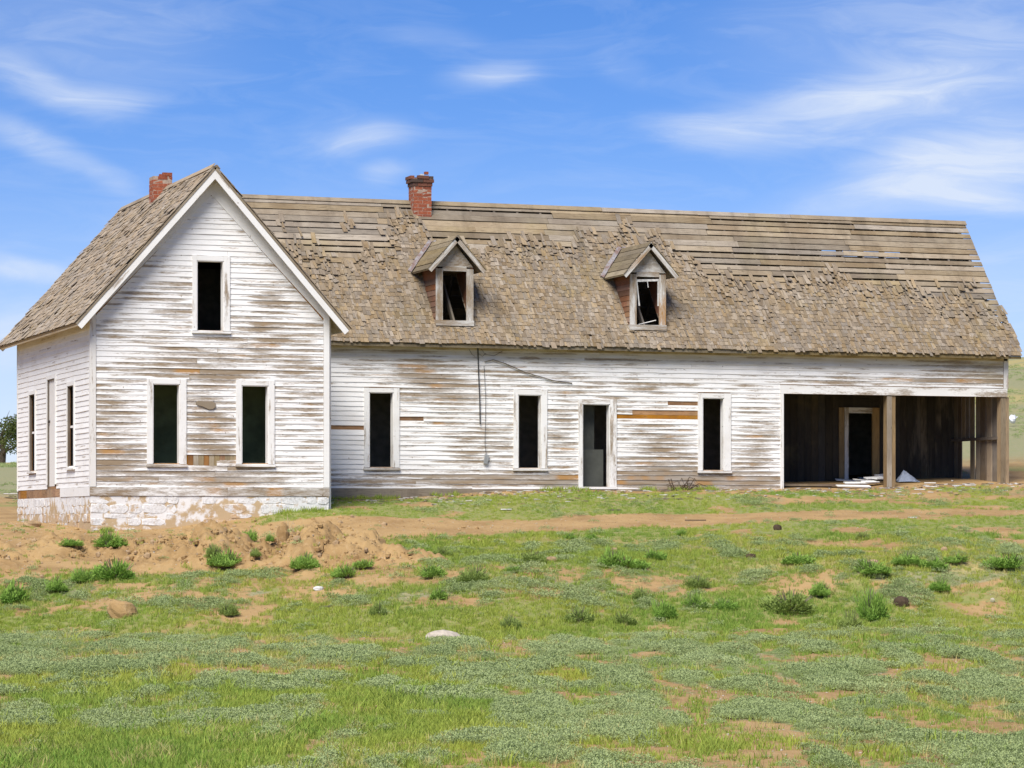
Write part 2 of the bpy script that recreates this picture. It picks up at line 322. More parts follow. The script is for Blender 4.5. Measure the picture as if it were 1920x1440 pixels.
def _prof(l,d):
    d=warp(l,d)
    l=np.clip(l,CL[0],CL[-1]); i=np.clip(np.searchsorted(CL,l,side='right')-1,0,len(CL)-2); fl=(l-CL[i])/(CL[i+1]-CL[i]); fl=fl*fl*(3-2*fl)
    d=np.clip(d,DEPS[0],DEPS[-1]); j=np.clip(np.searchsorted(DEPS,d,side='right')-1,0,len(DEPS)-2); fd=(d-DEPS[j])/(DEPS[j+1]-DEPS[j])
    return (CZ[i,j]*(1-fl)+CZ[i+1,j]*fl)*(1-fd)+(CZ[i,j+1]*(1-fl)+CZ[i+1,j+1]*fl)*fd
def ground_ld(l,d):
    l=np.asarray(l,float); d=np.asarray(d,float); w=np.clip((d-70)/30,.55,6)
    z=(_prof(l,d-w)+2*_prof(l,d)+_prof(l,d+w))/4
    near=1-sst(49,52,d)*1
    a=np.where(d<50,.05,.05+.13*sst(50,53,d))*(1-.7*sst(61,66,d))
    z=z+(N1.fbm(l*.45,d*.45,4)-.5)*a*2+(N2.fbm(l*2.2,d*2.2,3)-.5)*.07*(1-.5*sst(60,68,d))
    z=z+(N3.fbm(l*.02,d*.02,3)-.5)*2.4*sst(90,200,d)
    return z
def ground(x,y): l,d=LD(x,y); return ground_ld(l,d)
# dirt heaps (their own objects) : lateral, distance, half width, half depth, height
HEAPS={'a':[(-3.95,60.3,.85,1.5,.86),(-3.1,60.0,.95,1.4,.62),(-2.2,59.4,1.0,1.1,.34),(-4.9,60.8,.45,.7,.50)],'b':[(-6.0,61.0,.85,1.3,.64),(-6.9,61.4,.9,1.5,.48),(-5.2,60.2,.7,1.0,.30),(-7.9,62.0,.8,1.1,.30),(-9.3,62.2,1.1,1.3,.30),(-10.8,61.2,1.2,1.4,.28)]}
def heap_h(l,d,which=None):
    h=0*np.asarray(l,float)
    for k,bl in HEAPS.items():
        if which and k!=which: continue
        for (cl,c_d,rl,rd,hh) in bl:
            q=((l-cl)/rl)**2+((d-c_d)/rd)**2
            h=np.maximum(h,hh*np.exp(-q*1.15))
    return h
def track_mask(l,d):
    c=np.interp(l,[-8,-3,-1.8,2,5.5,11,18],[63.0,64.4,65.0,66.2,67.6,69.0,70.5]); w=np.interp(l,[-6,-2,3,8,12],[1.4,1.6,1.25,.9,.75])
    return 1-sst(.75,1.15,np.abs(d-c+(N1.fbm(l*.7,d*.7,3)-.5)*1.1)/w)
def cover(l,d):
    """grass, sage and dry-grass cover in 0..1 at a place"""
    l=np.asarray(l,float); d=np.asarray(d,float)
    d_=d; d=warp(l,d)
    nearf=1-sst(46.5,52.6,d+(N3.fbm(l*.9,d*.3,3)-.5)*7)
    p1=N1.fbm(l*.62+3,d*.20+5,4); p2=N2.fbm(l*.50+40,d*.16+9,4); p3=N3.fbm(l*.35,d*.12+3,3); p4=N4.fbm(l*1.5,d*.45,3)
    left=sst(1.0,-2.6,l)*sst(39,32,d)                      # lush corner nearest the camera on the left
    bare=sst(.2,3,l)*sst(37,27,d)                          # thin soil on the near right
    c4=N4.fbm(l*2.8,d*.55,3); c5=N3.fbm(l*2.4+30,d*.8,3); rgt=sst(-1.6,1.2,l+(p3-.5)*5)
    sage=sst(.475,.535,.50*p1+.50*c4+.024*sst(34,44,d)-.07*left-.030*bare-.006*rgt+.006)*nearf
    grass=(sst(.45,.60,.66*p2+.34*c5+.17*left+.005-.015*sst(38,45,d))*.8+.07)*nearf*(1-.35*sage)*(1-.60*rgt)
    tuft=sst(.60,.68,.6*p2+.4*c5)*nearf*rgt; grass=grass+.8*tuft
    dry=sst(.44,.60,.6*p3+.4*c4+.03*left)*nearf*.60*(1-.6*sage)*(1-.75*rgt)
    fl=1-.85*sst(.55,.63,N2.fbm(l*1.9+5,d*.33,3)+.03*rgt-.045); sage=sage*fl; grass=grass*(.25+.75*fl); dry=dry*(.4+.6*fl)
    q1=.7*N2.fbm(l*.8,d*.8,4)+.3*N4.fbm(l*3,d*2,3); q2=.65*N3.fbm(l*.7+11,d*.7,4)+.35*N1.fbm(l*3.2,d*2.2,3)
    gully=sst(50.6,51.6,d)*(1-sst(54.2,55.6,d))
    grass=grass+gully*sst(.34,.60,q1+.10)*.85
    bank=sst(54,55.4,d)*(1-sst(57.5,58.6,d))
    er=sst(.53,.60,N1.fbm(l*.55+2,d*.6,4)); grass=grass+bank*sst(.34,.50,q1)*.9*(1-.6*er); sage=sage+bank*sst(.47,.55,q2)*.7*(1-.6*er); dry=dry+bank*.30*(1-.6*er)
    d=d_
    dirtl=sst(-4.6,-6.6,l)*sst(58.6,60.2,d)*(1-sst(66,72,d))
    plat=sst(57.6,58.6,d)*(1-sst(62.2,63.6,d)-0)
    meadow=plat*sst(-2.8,-1.6,l)
    grass=grass+meadow*np.clip(sst(.30,.5,q1+.22*sst(7,2,l)-.02),0,1); dry=dry+meadow*sst(2.5,6,l)*sst(.42,.56,q2)*.8; sage=sage+meadow*sst(.46,.56,N4.fbm(l*.9,d*.9,3)+.05*sst(3,9,l)-.03)*.5
    pl=plat*(1-sst(-2.8,-1.6,l)); grass=grass+pl*sst(.42,.54,q1)*.8*(1-dirtl); sage=sage+pl*sst(.49,.57,q2)*.5*(1-dirtl)
    yard=sst(62.5,64,d)
    dw=np.clip(-XY(l,d)[1],-99,99)                          # distance in front of the wing wall
    grass=grass+yard*sst(.36,.50,q1+.06*sst(9,0,l))*(sst(.35,1.3,dw+(q2-.5)*1.6)+(d>80))*.85
    sage=sage+yard*sst(.52,.6,q2)*.5*sst(1,2.5,dw)
    tr=track_mask(l,d)
    hp=sst(.05,.16,heap_h(l,d))
    f=(1-tr)*(1-hp)*(1-.93*dirtl)
    far=sst(78,90,d)
    grass=grass*(1-far)+far*sst(.48,.62,N1.fbm(l*.06,d*.03,4))*.3; sage=sage*(1-far)+far*.75; dry=dry*(1-far)+far*.8*sst(.40,.55,N2.fbm(l*.08,d*.05,4))
    return np.clip(grass*f,0,1),np.clip(sage*f,0,1),np.clip(dry*f,0,1)
def axis(parts):
    out=[]
    for a,b,st in parts: out+=list(np.arange(a,b,st))
    return np.array(out+[parts[-1][1]])
la=axis([(-2600,-300,230),(-300,-60,24),(-60,-17,3.3),(-17,17,.2),(17,60,3.3),(60,300,24),(300,2600,230)])
da=axis([(-60,8,6),(8,20,.8),(20,80,.2),(80,130,1.6),(130,320,9),(320,2900,160)])
LL,DD=np.meshgrid(la,da,indexing='ij'); X,Y=XY(LL,DD); Z=ground_ld(LL,DD)
# the heaps and the house stand on the ground; keep the ground below the floor slabs
nl,nd=LL.shape
me=bpy.data.meshes.new('ground')
vv=np.stack([X,Y,Z],-1).reshape(-1,3); me.vertices.add(len(vv)); me.vertices.foreach_set('co',vv.ravel())
I=np.arange(nl*nd).reshape(nl,nd); q=np.stack([I[:-1,:-1],I[1:,:-1],I[1:,1:],I[:-1,1:]],-1).reshape(-1,4)
me.loops.add(q.size); me.loops.foreach_set('vertex_index',q.ravel().astype(np.int32)); me.polygons.add(len(q)); me.polygons.foreach_set('loop_start',np.arange(0,q.size,4,dtype=np.int32))
me.update(calc_edges=True); me.shade_smooth()
g_,s_,d_=cover(LL,DD); ca=me.attributes.new('cover','FLOAT_COLOR','POINT'); ca.data.foreach_set('color',np.stack([g_,s_,d_,np.ones_like(g_)],-1).astype(np.float32).ravel())
me.materials.append(M['ground']); kind(ob('ground',me),'structure')

for key,lab in (('a','large heap of bare tan dirt in front of the right corner of the gable'),('b','low spread heap of tan dirt below the left gable windows')):
    bl=HEAPS[key]; l0=min(b[0]-2.2*b[2] for b in bl); l1=max(b[0]+2.2*b[2] for b in bl); d0=min(b[1]-2.2*b[3] for b in bl); d1=max(b[1]+2.2*b[3] for b in bl)
    a=np.arange(l0,l1,.05); b=np.arange(d0,d1,.06); A,B=np.meshgrid(a,b,indexing='ij'); H=heap_h(A,B,key)
    nzv=(N2.fbm(A*2.2,B*2.2,4)-.5)*.42*np.clip(H*2.2,0,1)+(N3.fbm(A*5,B*5,5)-.5)*.42*np.clip(H*3,0,1)+(N4.fbm(A*13,B*13,2)-.5)*.10*np.clip(H*4,0,1)
    Zh=ground_ld(A,B)+H-.075+nzv; Xh,Yh=XY(A,B); keep=H>.03; idx=-np.ones(A.shape,int); mb=MB()
    for i,j in zip(*np.nonzero(keep)): idx[i,j]=mb.vert((Xh[i,j],Yh[i,j],Zh[i,j]))
    for i in range(A.shape[0]-1):
        for j in range(A.shape[1]-1):
            qd=[idx[i,j],idx[i+1,j],idx[i+1,j+1],idx[i,j+1]]
            if min(qd)>=0: mb.face(qd)
    o=tag(ob('dirt_heap',mb.mesh('dirt_heap','soil',True)),lab,'dirt heap')

# ---------------------------------------------------------------- farmhouse
YA,YB,WA,LB=-3.50,5.36,5.308,24.22           # gable front plane, back plane, gable block width, end of the wing
house=tag(ob('farmhouse',None,pos=(10,1,.6)),'long abandoned white clapboard farmhouse with a steep gable block and a decayed wood shingle roof','farmhouse'); house['origin_shift']=1
WIN={}                                       # casing outer rectangles cut out of the siding, per wall
def PF(u,d,z): return (u,YA-d,z)             # gable front
def PS(u,d,z): return (-d,u,z)               # left side wall, u = y
def PB(u,d,z): return (u,-d,z)               # wing front
# openings: (u0,u1,z0,z1) and outer casing
OPEN_F=[(2.323,2.934,4.234,5.762),(1.344,1.954,1.313,3.051),(3.331,3.947,1.327,3.047)]
CASE_F=[(2.228,3.070,4.165,5.870),(1.220,2.095,1.240,3.154),(3.210,4.080,1.250,3.160)]
OPEN_S=[(2.99,3.70,1.26,3.07),(.49,1.40,.853,3.33),(-1.71,-1.00,1.277,3.077)]
CASE_S=[(2.89,3.78,1.19,3.16),(.38,1.51,.840,3.43),(-1.81,-.92,1.20,3.17)]
OPEN_B=[(7.304,7.914,1.331,3.096),(11.022,11.623,1.335,3.092),(12.666,13.386,.890,2.891),(15.807,16.388,1.311,3.083)]
CASE_B=[(7.186,8.052,1.262,3.196),(10.909,11.765,1.270,3.212),(12.570,13.552,.830,3.005),(15.693,16.565,1.236,3.192)]
BAY=(17.985,24.0,.60,3.21)

def cells(us,zs,holes):
    us=sorted(us); zs=sorted(zs)
    for a,b in zip(us,us[1:]):
        run=None
        for c,d in zip(zs,zs[1:]):
            mu,mz=(a+b)/2,(c+d)/2; hole=any(h[0]<mu<h[1] and h[2]<mz<h[3] for h in holes)
            if hole:
                if run: yield a,b,run[0],run[1]; run=None
            else: run=(run[0],d) if run else (c,d)
        if run: yield a,b,run[0],run[1]
def wall_mesh(P,u0,u1,z0,z1,holes,th=.11):
    mb=MB(); us={u0,u1}; zs={z0,z1}
    for h in holes: us|={max(h[0],u0),min(h[1],u1)}; zs|={max(h[2],z0),min(h[3],z1)}
    for a,b,c,d in cells(us,zs,holes):
        mb.hexa([P(a,0,c),P(b,0,c),P(b,-th,c),P(a,-th,c),P(a,0,d),P(b,0,d),P(b,-th,d),P(a,-th,d)])
    return mb
EA=1.133; RZA,RXA=7.827,2.654                # main roof pitch, ridge
def roofA(x): return RZA-EA*abs(x-RXA)
mb=wall_mesh(PF,0,WA,.58,4.52,OPEN_F)
# gable triangle, cut round the upper window
for a,b in ((0,2.323),(2.323,2.654),(2.654,2.934),(2.934,WA)):
    za=4.52 if not (2.3<a<2.93) else 5.762
    ta,tb=roofA(a)-.14,roofA(b)-.14
    mb.hexa([PF(a,0,za),PF(b,0,za),PF(b,-.11,za),PF(a,-.11,za),PF(a,0,ta),PF(b,0,tb),PF(b,-.11,tb),PF(a,-.11,ta)])
gable_wall=ob('gable_wall',mb.mesh('gable_wall','raw_wood'),house)
side_wall=ob('side_wall',wall_mesh(PS,YA+.115,YB,.58,4.66,OPEN_S,.045).mesh('side_wall','raw_wood'),house)
mb=wall_mesh(PB,WA+.115,LB-.03,.35,4.30,OPEN_B+[(BAY[0],LB+1,-9,BAY[3])])
long_wall=ob('long_wall',mb.mesh('long_wall','raw_wood'),house)
# walls nobody sees from the front, closing the volume
mb=MB(); mb.box(-.0,LB,YB,YB+.12,-.3,4.6)
back_wall=ob('back_wall',mb.mesh('back_wall','interior_dark'),house)
mb=MB(); mb.box(WA-.0,WA+.11,YA+.12,-.002,.0,4.66); ob('return_wall',mb.mesh('return_wall','trim_paint'),house)
mb=MB(); mb.box(LB-.1,LB,2.76,YB-.002,.4,4.3)
mb.hexa([(LB-.1,.02,4.3),(LB,.02,4.3),(LB,YB,4.3),(LB-.1,YB,4.3),(LB-.1,2.60,7.75),(LB,2.60,7.75),(LB,2.80,7.75),(LB-.1,2.80,7.75)])
ob('end_wall',mb.mesh('end_wall','interior_dark'),house)
mb=MB(); za=4.66
for a,b in ((0,2.654),(2.654,WA)): mb.hexa([(a,YB,4.6),(b,YB,4.6),(b,YB+.1,4.6),(a,YB+.1,4.6),(a,YB,roofA(a)-.14),(b,YB,roofA(b)-.14),(b,YB+.1,roofA(b)-.14),(a,YB+.1,roofA(a)-.14)])
ob('back_gable',mb.mesh('back_gable','interior_dark'),house)
# floors, ceilings and partitions inside
mb=MB(); mb.box(.12,WA,YA+.12,YB,.55,.66); mb.box(WA+.12,17.86,.12,YB,.70,.82); mb.box(.12,WA-.002,YA+.12,YB,3.62,3.75); mb.box(WA+.004,LB-.11,.12,YB,4.10,4.2)
ob('floor',mb.mesh('floor','interior_dark'),house)
mb=MB(); mb.box(.12,WA,-1.7,-1.6,.66,3.62); ob('partition',mb.mesh('partition','interior_green'),house)
mb=MB(); mb.box(.12,WA-.12,.2,.3,3.75,4.55); mb.box(1.5,WA-1.5,.2,.3,4.55,5.9); ob('partition',mb.mesh('partition','interior_dark'),house)
mb=MB(); mb.box(WA+.2,17.86,2.2,2.3,.82,4.1); ob('partition',mb.mesh('partition','interior_dark'),house)
mb=MB(); mb.box(12.4,13.17,.48,.52,.82,3.9); ob('partition',mb.mesh('partition','interior_grey'),house)
mb=MB(); mb.box(12.70,13.36,.36,.40,.83,1.80); ob('half_door',mb.mesh('half_door','interior_grey'),house)

# -- clapboards: every board its own piece
def wearF(u,z):
    w=.10*math.sin(u*2.1+z)+.05
    def g(cu,cz,su,sz,a): return a*math.exp(-((u-cu)/su)**2-((z-cz)/sz)**2)
    w+=g(2.6,.98,2.2,.22,.62)+g(.6,1.35,.8,.3,.55)+g(2.7,3.33,2.0,.16,.5)+g(4.0,4.95,.30,.14,.75)+g(3.9,4.35,.35,.22,.6)+g(3.9,3.9,.3,.15,.55)+g(2.0,4.75,.4,.2,.4)+g(2.2,5.2,.5,.1,.35)
    w+=g(2.6,2.3,.5,.9,.32)+g(.5,2.4,.6,.7,.35)+g(.4,4.2,.4,.3,.3)+g(2.6,1.55,.6,.12,.5)+g(4.8,2.2,.5,.9,.12)+g(3,3.8,1.2,.4,.22)
    if z>5.3: w-=.10+.12*(z>5.9)
    return w
def wearS(u,z): return -.33+.12*N1.fbm(u*.8,z*2,2)+(.18*math.exp(-((z-.9)/.15)**2))
def wearB(u,z):
    def g(cu,cz,su,sz,a): return a*math.exp(-((u-cu)/su)**2-((z-cz)/sz)**2)
    w=-.02+.08*math.sin(u*1.3+z*.7)
    w+=g(8.9,3.35,.9,.25,.55)+g(8.6,3.7,.8,.3,.45)+g(7.1,3.6,.5,.2,.5)+g(7.0,4.05,.4,.08,.4)+g(9.2,3.0,1.3,.2,.45)+g(11.3,3.6,1.2,.25,.42)+g(10.2,2.0,1.1,.5,.30)
    w+=g(9.8,1.05,4,.16,.75)+g(16.2,1.05,2.5,.22,.85)+g(14.6,1.25,1.0,.45,.55)+g(17.2,1.9,.6,.9,.5)+g(14.6,2.0,1.0,.4,.38)+g(12.2,2.2,.4,.9,.5)+g(12.2,1.0,.5,.2,.6)
    w+=g(14.5,3.3,2.5,.15,.22)+g(22.5,3.62,2.0,.12,.75)+g(23.2,3.95,1.5,.2,.4)+g(19.5,3.55,1.5,.10,.35)
    if u<7.2 and 1.3<z<3.2: w-=.3
    if z>3.5: w-=.08
    return w
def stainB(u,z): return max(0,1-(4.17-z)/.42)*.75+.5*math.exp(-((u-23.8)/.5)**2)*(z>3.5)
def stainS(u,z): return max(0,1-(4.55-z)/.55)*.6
def board(P,u0,u1,z0,h,wear,stain,parent,cut0=0,cut1=0,d0=.021,d1=.007):
    """tapered clapboard; cut0/cut1 shift the top corners inward (gable slopes)"""
    mb=MB(); n=max(2,int((u1-u0)/.40)+1); uo=random.random()*40; jb=random.uniform(-.003,.003); bow=random.uniform(-.004,.006); fb=[]; ft=[]; bb=[]; us=[]
    tilt=random.gauss(0,.002)*min(u1-u0,3)
    for i in range(n+1):
        t=i/n; u=u0+(u1-u0)*t; ut=u0+cut0+(u1-cut1-u0-cut0)*t
        zz=z0+jb+tilt*(t-.5)+random.uniform(-.0022,.0022)+random.choice((0,0,0,0,0,.006))
        dd=d0+bow*math.sin(math.pi*t)+random.uniform(-.002,.003)
        w=wear(u,z0+h/2); s=stain(u,z0+h/2) if stain else 0
        fb.append(mb.vert(P(u,dd,zz),wear=w,stain=s)); ft.append(mb.vert(P(ut,d1,z0+h+.012),wear=w,stain=s)); bb.append(mb.vert(P(u,.001,zz),wear=w+.3,stain=s)); us.append(uo+u-u0)
    flip=P is PS
    for i in range(n):
        q=[fb[i],fb[i+1],ft[i+1],ft[i]]; uv=[(us[i],0),(us[i+1],0),(us[i+1],1),(us[i],1)]
        b=[bb[i],bb[i+1],fb[i+1],fb[i]]
        if flip: q=q[::-1]; uv=uv[::-1]; b=b[::-1]
        mb.face(q,uv); mb.face(b,[(us[i],0)]*4)
    mb.face([bb[0],fb[0],ft[0]]); mb.face([fb[-1],bb[-1],ft[-1]])
    return ob('siding_board',mb.mesh('siding_board','peeling_paint'),parent)
def spans(u0,u1,z0,z1,rects):
    """what is left of a row after the casings are cut out"""
    cut=sorted((r[0],r[1]) for r in rects if r[2]<z1-.075 and r[3]>z0+.05); out=[]; a=u0
    for c0,c1 in cut:
        if c0>a+.02: out.append((a,min(c0,u1)))
        a=max(a,c1)
    if a<u1-.02: out.append((a,u1))
    return out
eF=.1180; z=.795; k=0
def fr_in(z): return max(.105,.13+(z-4.50)/1.06)         # inner edge of the gable frieze
while z<7.12:
    a=fr_in(z)-(.035 if z>4.4 else 0); b=WA-a; top=fr_in(z+eF)-(.035 if z>4.4 else 0)
    cut=top-a
    for (p,q) in spans(a,b,z,z+eF,CASE_F):
        if k==5 and p>2 and q<3.4: continue
        if k==4 and p>2 and q<3.4: p=2.78
        if q-p>2.2 and random.random()<.5 and z<6.2:
            m_=p+(q-p)*random.uniform(.25,.75); board(PF,p,m_-.002,z,eF,wearF,None,gable_wall,cut if p==a else 0,0); board(PF,m_+.002,q,z,eF,wearF,None,gable_wall,0,cut if q==b else 0)
        else: board(PF,p,q,z,eF,wearF,None,gable_wall,cut if p==a else 0,cut if q==b else 0)
    z+=eF; k+=1
eS=.1180; z=.80; k=0
while z<4.52:
    for (p,q) in spans(YA+.10,YB-.06,z,z+eS,CASE_S): board(PS,p,q,z,min(eS,4.55-z),wearS,stainS,side_wall)
    z+=eS; k+=1
eB=.1135; z=.83; k=0
while z<4.10:
    h=min(eB,4.13-z); u1=17.895 if z<3.42 else LB-.13
    for (p,q) in spans(WA+.13,u1,z,z+h,CASE_B):
        if k==12 and p<6: continue
        if k in (15,16) and 13<p<14: 
            if k==16: board(PB,p,p+.42,z,h,wearB,stainB,long_wall)
            continue
        if k==18 and 13<p<14: q=14.9
        if k==14 and 8<p<8.2: p=8.66
        cutp=[p,q]
        if q-p>6.2: m=p+(q-p)*random.uniform(.35,.65); cutp=[p,m-.0015,m+.0015,q]
        for i in range(0,len(cutp),2): board(PB,cutp[i],cutp[i+1],z,h,wearB,stainB,long_wall)
    z+=eB; k+=1
def trim(name,P,u0,u1,z0,z1,d1,parent,mat='trim_paint',d0=.001,wear=0.,stain=0.):
    mb=MB(); mb.hexa([P(u0,d1,z0),P(u1,d1,z0),P(u1,d0,z0),P(u0,d0,z0),P(u0,d1,z1),P(u1,d1,z1),P(u1,d0,z1),P(u0,d0,z1)],uoff=random.random()*50,wear=wear,stain=stain)
    return ob(name,mb.mesh(name,mat),parent)
# missing lower clapboards: short upright laths behind
for i in range(9):
    u=2.14+i*.118; trim('lath',PF,u,u+.112,1.27,1.50,.006+random.uniform(0,.004),gable_wall,'skirt_wood' if i%3 else 'raw_wood')
for (a,b,c,d_) in ((WA+.13,7.19,2.188,2.31),(13.55,15.70,2.528,2.640),(13.55,15.70,2.646,2.765),(14.88,15.70,2.87,2.99),(8.05,8.68,2.415,2.54)): trim('sheathing_board',PB,a,b,c,d_,.005,long_wall,'raw_wood')
# corner boards, skirting, friezes
trim('corner_board',PF,-.034,.098,.80,4.82,.034,gable_wall,'grey_trim',wear=.05); trim('corner_board',PF,WA-.100,WA+.03,.80,4.78,.036,gable_wall,wear=-.1)
trim('corner_board',PS,YA+.002,YA+.096,.80,4.60,.032,side_wall); trim('corner_board',PS,YB-.055,YB+.03,.78,4.60,.03,side_wall)
trim('skirting_board',PF,-.036,3.02,.605,.793,.040,gable_wall,wear=.42); trim('skirting_board',PF,3.024,WA+.032,.605,.793,.038,gable_wall,wear=.50)
trim('skirting_board',PS,YA+.004,-.15,.60,.797,.036,side_wall,wear=-.1)
for i in range(6): trim('sill_plank',PS,-.13+i*.86,-.13+i*.86+.84,.585+.01*(i%2),.79,.012,side_wall,'raw_wood')
for s in (0,1):
    mb=MB(); f=(lambda x:x) if s==0 else (lambda x:WA-x); 
    pts=[(.0,4.45),(RXA,7.20),(RXA,7.66),(.0,4.67)]
    P8=[PF(f(x),.032+.001*s,z) for x,z in pts]+[PF(f(x),.002,z) for x,z in pts]
    mb.hexa([P8[0],P8[1],P8[5],P8[4],P8[3],P8[2],P8[6],P8[7]] if s==0 else [P8[1],P8[0],P8[4],P8[5],P8[2],P8[3],P8[7],P8[6]],wear=-.12,uoff=s*9)
    ob('frieze_board',mb.mesh('frieze_board','trim_paint'),gable_wall)
trim('frieze_board',PB,WA+.12,LB-.02,4.125,4.262,.034,long_wall,stain=1.0,wear=.2)
trim('frieze_board',PS,YA+.1,YB,4.50,4.64,.030,side_wall,stain=.9,wear=.1)
trim('skirting_board',PB,WA+.13,12.565,.60,.828,.020,long_wall,'skirt_wood'); trim('skirting_board',PB,13.556,17.89,.66,.828,.020,long_wall,'skirt_wood'); trim('base_plank',PB,WA+.13,12.3,.25,.597,.012,long_wall,'skirt_wood')
trim('header_board',PB,17.89,LB-.02,3.212,3.420,.036,long_wall,wear=.16); trim('jamb_board',PB,17.896,17.983,.80,3.209,.040,long_wall,wear=.12)
trim('corner_board',PB,LB-.12,LB+.01,3.424,4.26,.034,long_wall,'grey_trim',wear=.25)

# -- windows and doors: lining as the part, casings and sill as its pieces
def window(P,op,case,wear=0.,mat='trim_paint',sill=True,name='window',casing=True):
    u0,u1,z0,z1=op; mb=MB(); d0,d1=.03,(-.02 if P is PS else -.16)
    for (a,b,c,d) in ((u0-.001,u0+.022,z0,z1),(u1-.022,u1+.001,z0,z1),(u0,u1,z1-.022,z1+.001)):
        mb.hexa([P(a,d0,c),P(b,d0,c),P(b,d1,c),P(a,d1,c),P(a,d0,d),P(b,d0,d),P(b,d1,d),P(a,d1,d)],uoff=random.random()*30,wear=wear+.1)
    w=ob(name,mb.mesh(name,mat if P is not PS else 'plank_wood'),house)
    if casing:
        c0,c1,e0,e1=case
        trim('casing',P,c0,u0+.003,e0+.06,e1,.042,w,mat,wear=wear); trim('casing',P,u1-.003,c1,e0+.06,e1,.043,w,mat,wear=wear+.08); trim('casing',P,u0+.005,u1-.005,z1-.004,e1-.004,.040,w,mat,wear=wear+.02)
        if sill:
            mb=MB(); mb.hexa([P(c0-.015,.075,e0),P(c1+.015,.075,e0),P(c1+.015,-.1,e0+.012),P(c0-.015,-.1,e0+.012),P(c0-.015,.075,e0+.045),P(c1+.015,.075,e0+.045),P(c1+.015,-.1,z0+.005),P(c0-.015,-.1,z0+.005)],uoff=random.random()*20,wear=wear+.3)
            ob('sill',mb.mesh('sill',mat),w)
    return w
for i in range(3): window(PF,OPEN_F[i],CASE_F[i],wear=-.02+.05*(i==1))
for i in (0,2):
    w=window(PS,OPEN_S[i],CASE_S[i],wear=-.2)
    # upper half: remains of the sash
    trim('sash_rail',PS,OPEN_S[i][0]+.07,OPEN_S[i][1]-.02,2.14,2.19,-.03,w,'trim_paint',-.09)
d=window(PS,OPEN_S[1],CASE_S[1],wear=-.2,name='side_door',sill=False)
trim('door_leaf',PS,OPEN_S[1][0]+.02,OPEN_S[1][1]-.022,.86,3.31,-.012,d,'grey_trim',-.045,wear=.0)
mb=MB(); mb.tube([PS(1.30,-.05,2.36),PS(1.30,.0,2.36),PS(1.30,.005,2.36),PS(1.30,.04,2.36)],.03,8); ob('knob',mb.mesh('knob','knob'),d)
for i in (0,1,3): window(PB,OPEN_B[i],CASE_B[i],wear=.04)
d=window(PB,OPEN_B[2],CASE_B[2],wear=.12,name='doorway',sill=False)
trim('threshold',PB,12.57,13.56,.832,.888,.06,d,'trim_paint',-.1,wear=.1)
# weathered knot-shaped plate nailed between the gable windows
mb=MB(); ring=[(2.30,2.66),(2.36,2.69),(2.55,2.68),(2.68,2.685),(2.75,2.64),(2.76,2.57),(2.70,2.51),(2.60,2.50),(2.45,2.565),(2.32,2.60)]
a=[mb.vert(PF(x,.022,z)) for x,z in ring]; b=[mb.vert(PF(x*.96+.1,.050,z*.97+.078)) for x,z in ring]
for i in range(10): mb.face([a[i],a[(i+1)%10],b[(i+1)%10],b[i]])
mb.face(b); ob('wooden_plate',mb.mesh('wooden_plate','deck_wood'),gable_wall)

# -- open bay at the right end
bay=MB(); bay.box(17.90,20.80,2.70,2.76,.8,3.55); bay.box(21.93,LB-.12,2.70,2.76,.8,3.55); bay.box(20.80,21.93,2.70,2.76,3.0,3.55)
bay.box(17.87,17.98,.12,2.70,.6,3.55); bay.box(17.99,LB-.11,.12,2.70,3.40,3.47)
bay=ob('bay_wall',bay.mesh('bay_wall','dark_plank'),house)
def PI(u,d,z): return (u,2.70-d,z)
dw=MB(); dw.box(20.78,21.05,2.66,2.70,.95,3.0); dw=ob('inner_doorway',dw.mesh('inner_doorway','post_wood'),house)
trim('casing',PI,20.934,21.048,1.0,3.005,.06,dw,'grey_trim',wear=.2); trim('casing',PI,21.728,21.927,1.0,3.005,.06,dw,'post_wood'); trim('casing',PI,21.05,21.726,2.861,3.005,.058,dw,'grey_trim',wear=.2)
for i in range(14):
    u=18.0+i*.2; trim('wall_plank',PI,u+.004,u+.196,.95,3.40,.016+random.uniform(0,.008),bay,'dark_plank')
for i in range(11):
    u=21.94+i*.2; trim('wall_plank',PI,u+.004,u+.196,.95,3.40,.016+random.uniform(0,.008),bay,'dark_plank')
def PE(u,d,z): return (LB-.10-d,u,z)
for n_,(a,b,lo) in enumerate(((.21,.33,.7),(.36,.60,.7),(.63,.88,.7),(.93,1.22,.7),(1.27,1.50,.7),(1.58,1.79,.7),(1.83,2.00,2.17),(2.04,2.22,2.17),(2.27,2.45,.7),(2.49,2.69,.7))):
    trim('wall_plank',PE,a,b,lo+(.15 if lo<1 else 0),4.1,.012+random.uniform(-.012,.016),bay,('deck_wood','plank_wood','post_wood','plank_wood','deck_wood')[n_%5],d0=-.02)
trim('rail',PE,.17,2.68,2.14,2.215,.10,bay,'plank_wood',d0=.03)
for (a,b) in ((20.826,21.063),(24.03,24.262)):
    mb=MB(); mb.box(a,b,.0,.2,.55,3.209); p=ob('post',mb.mesh('post','post_wood'),house)
    trim('post_facing',PB,a-.004,a+.13,.8,3.205,.014,p,'deck_wood',d0=.0)
mb=MB(); mb.box(18.0,20.4,.25,2.6,.93,.985); ob('bay_step',mb.mesh('bay_step','plank_wood'),house)

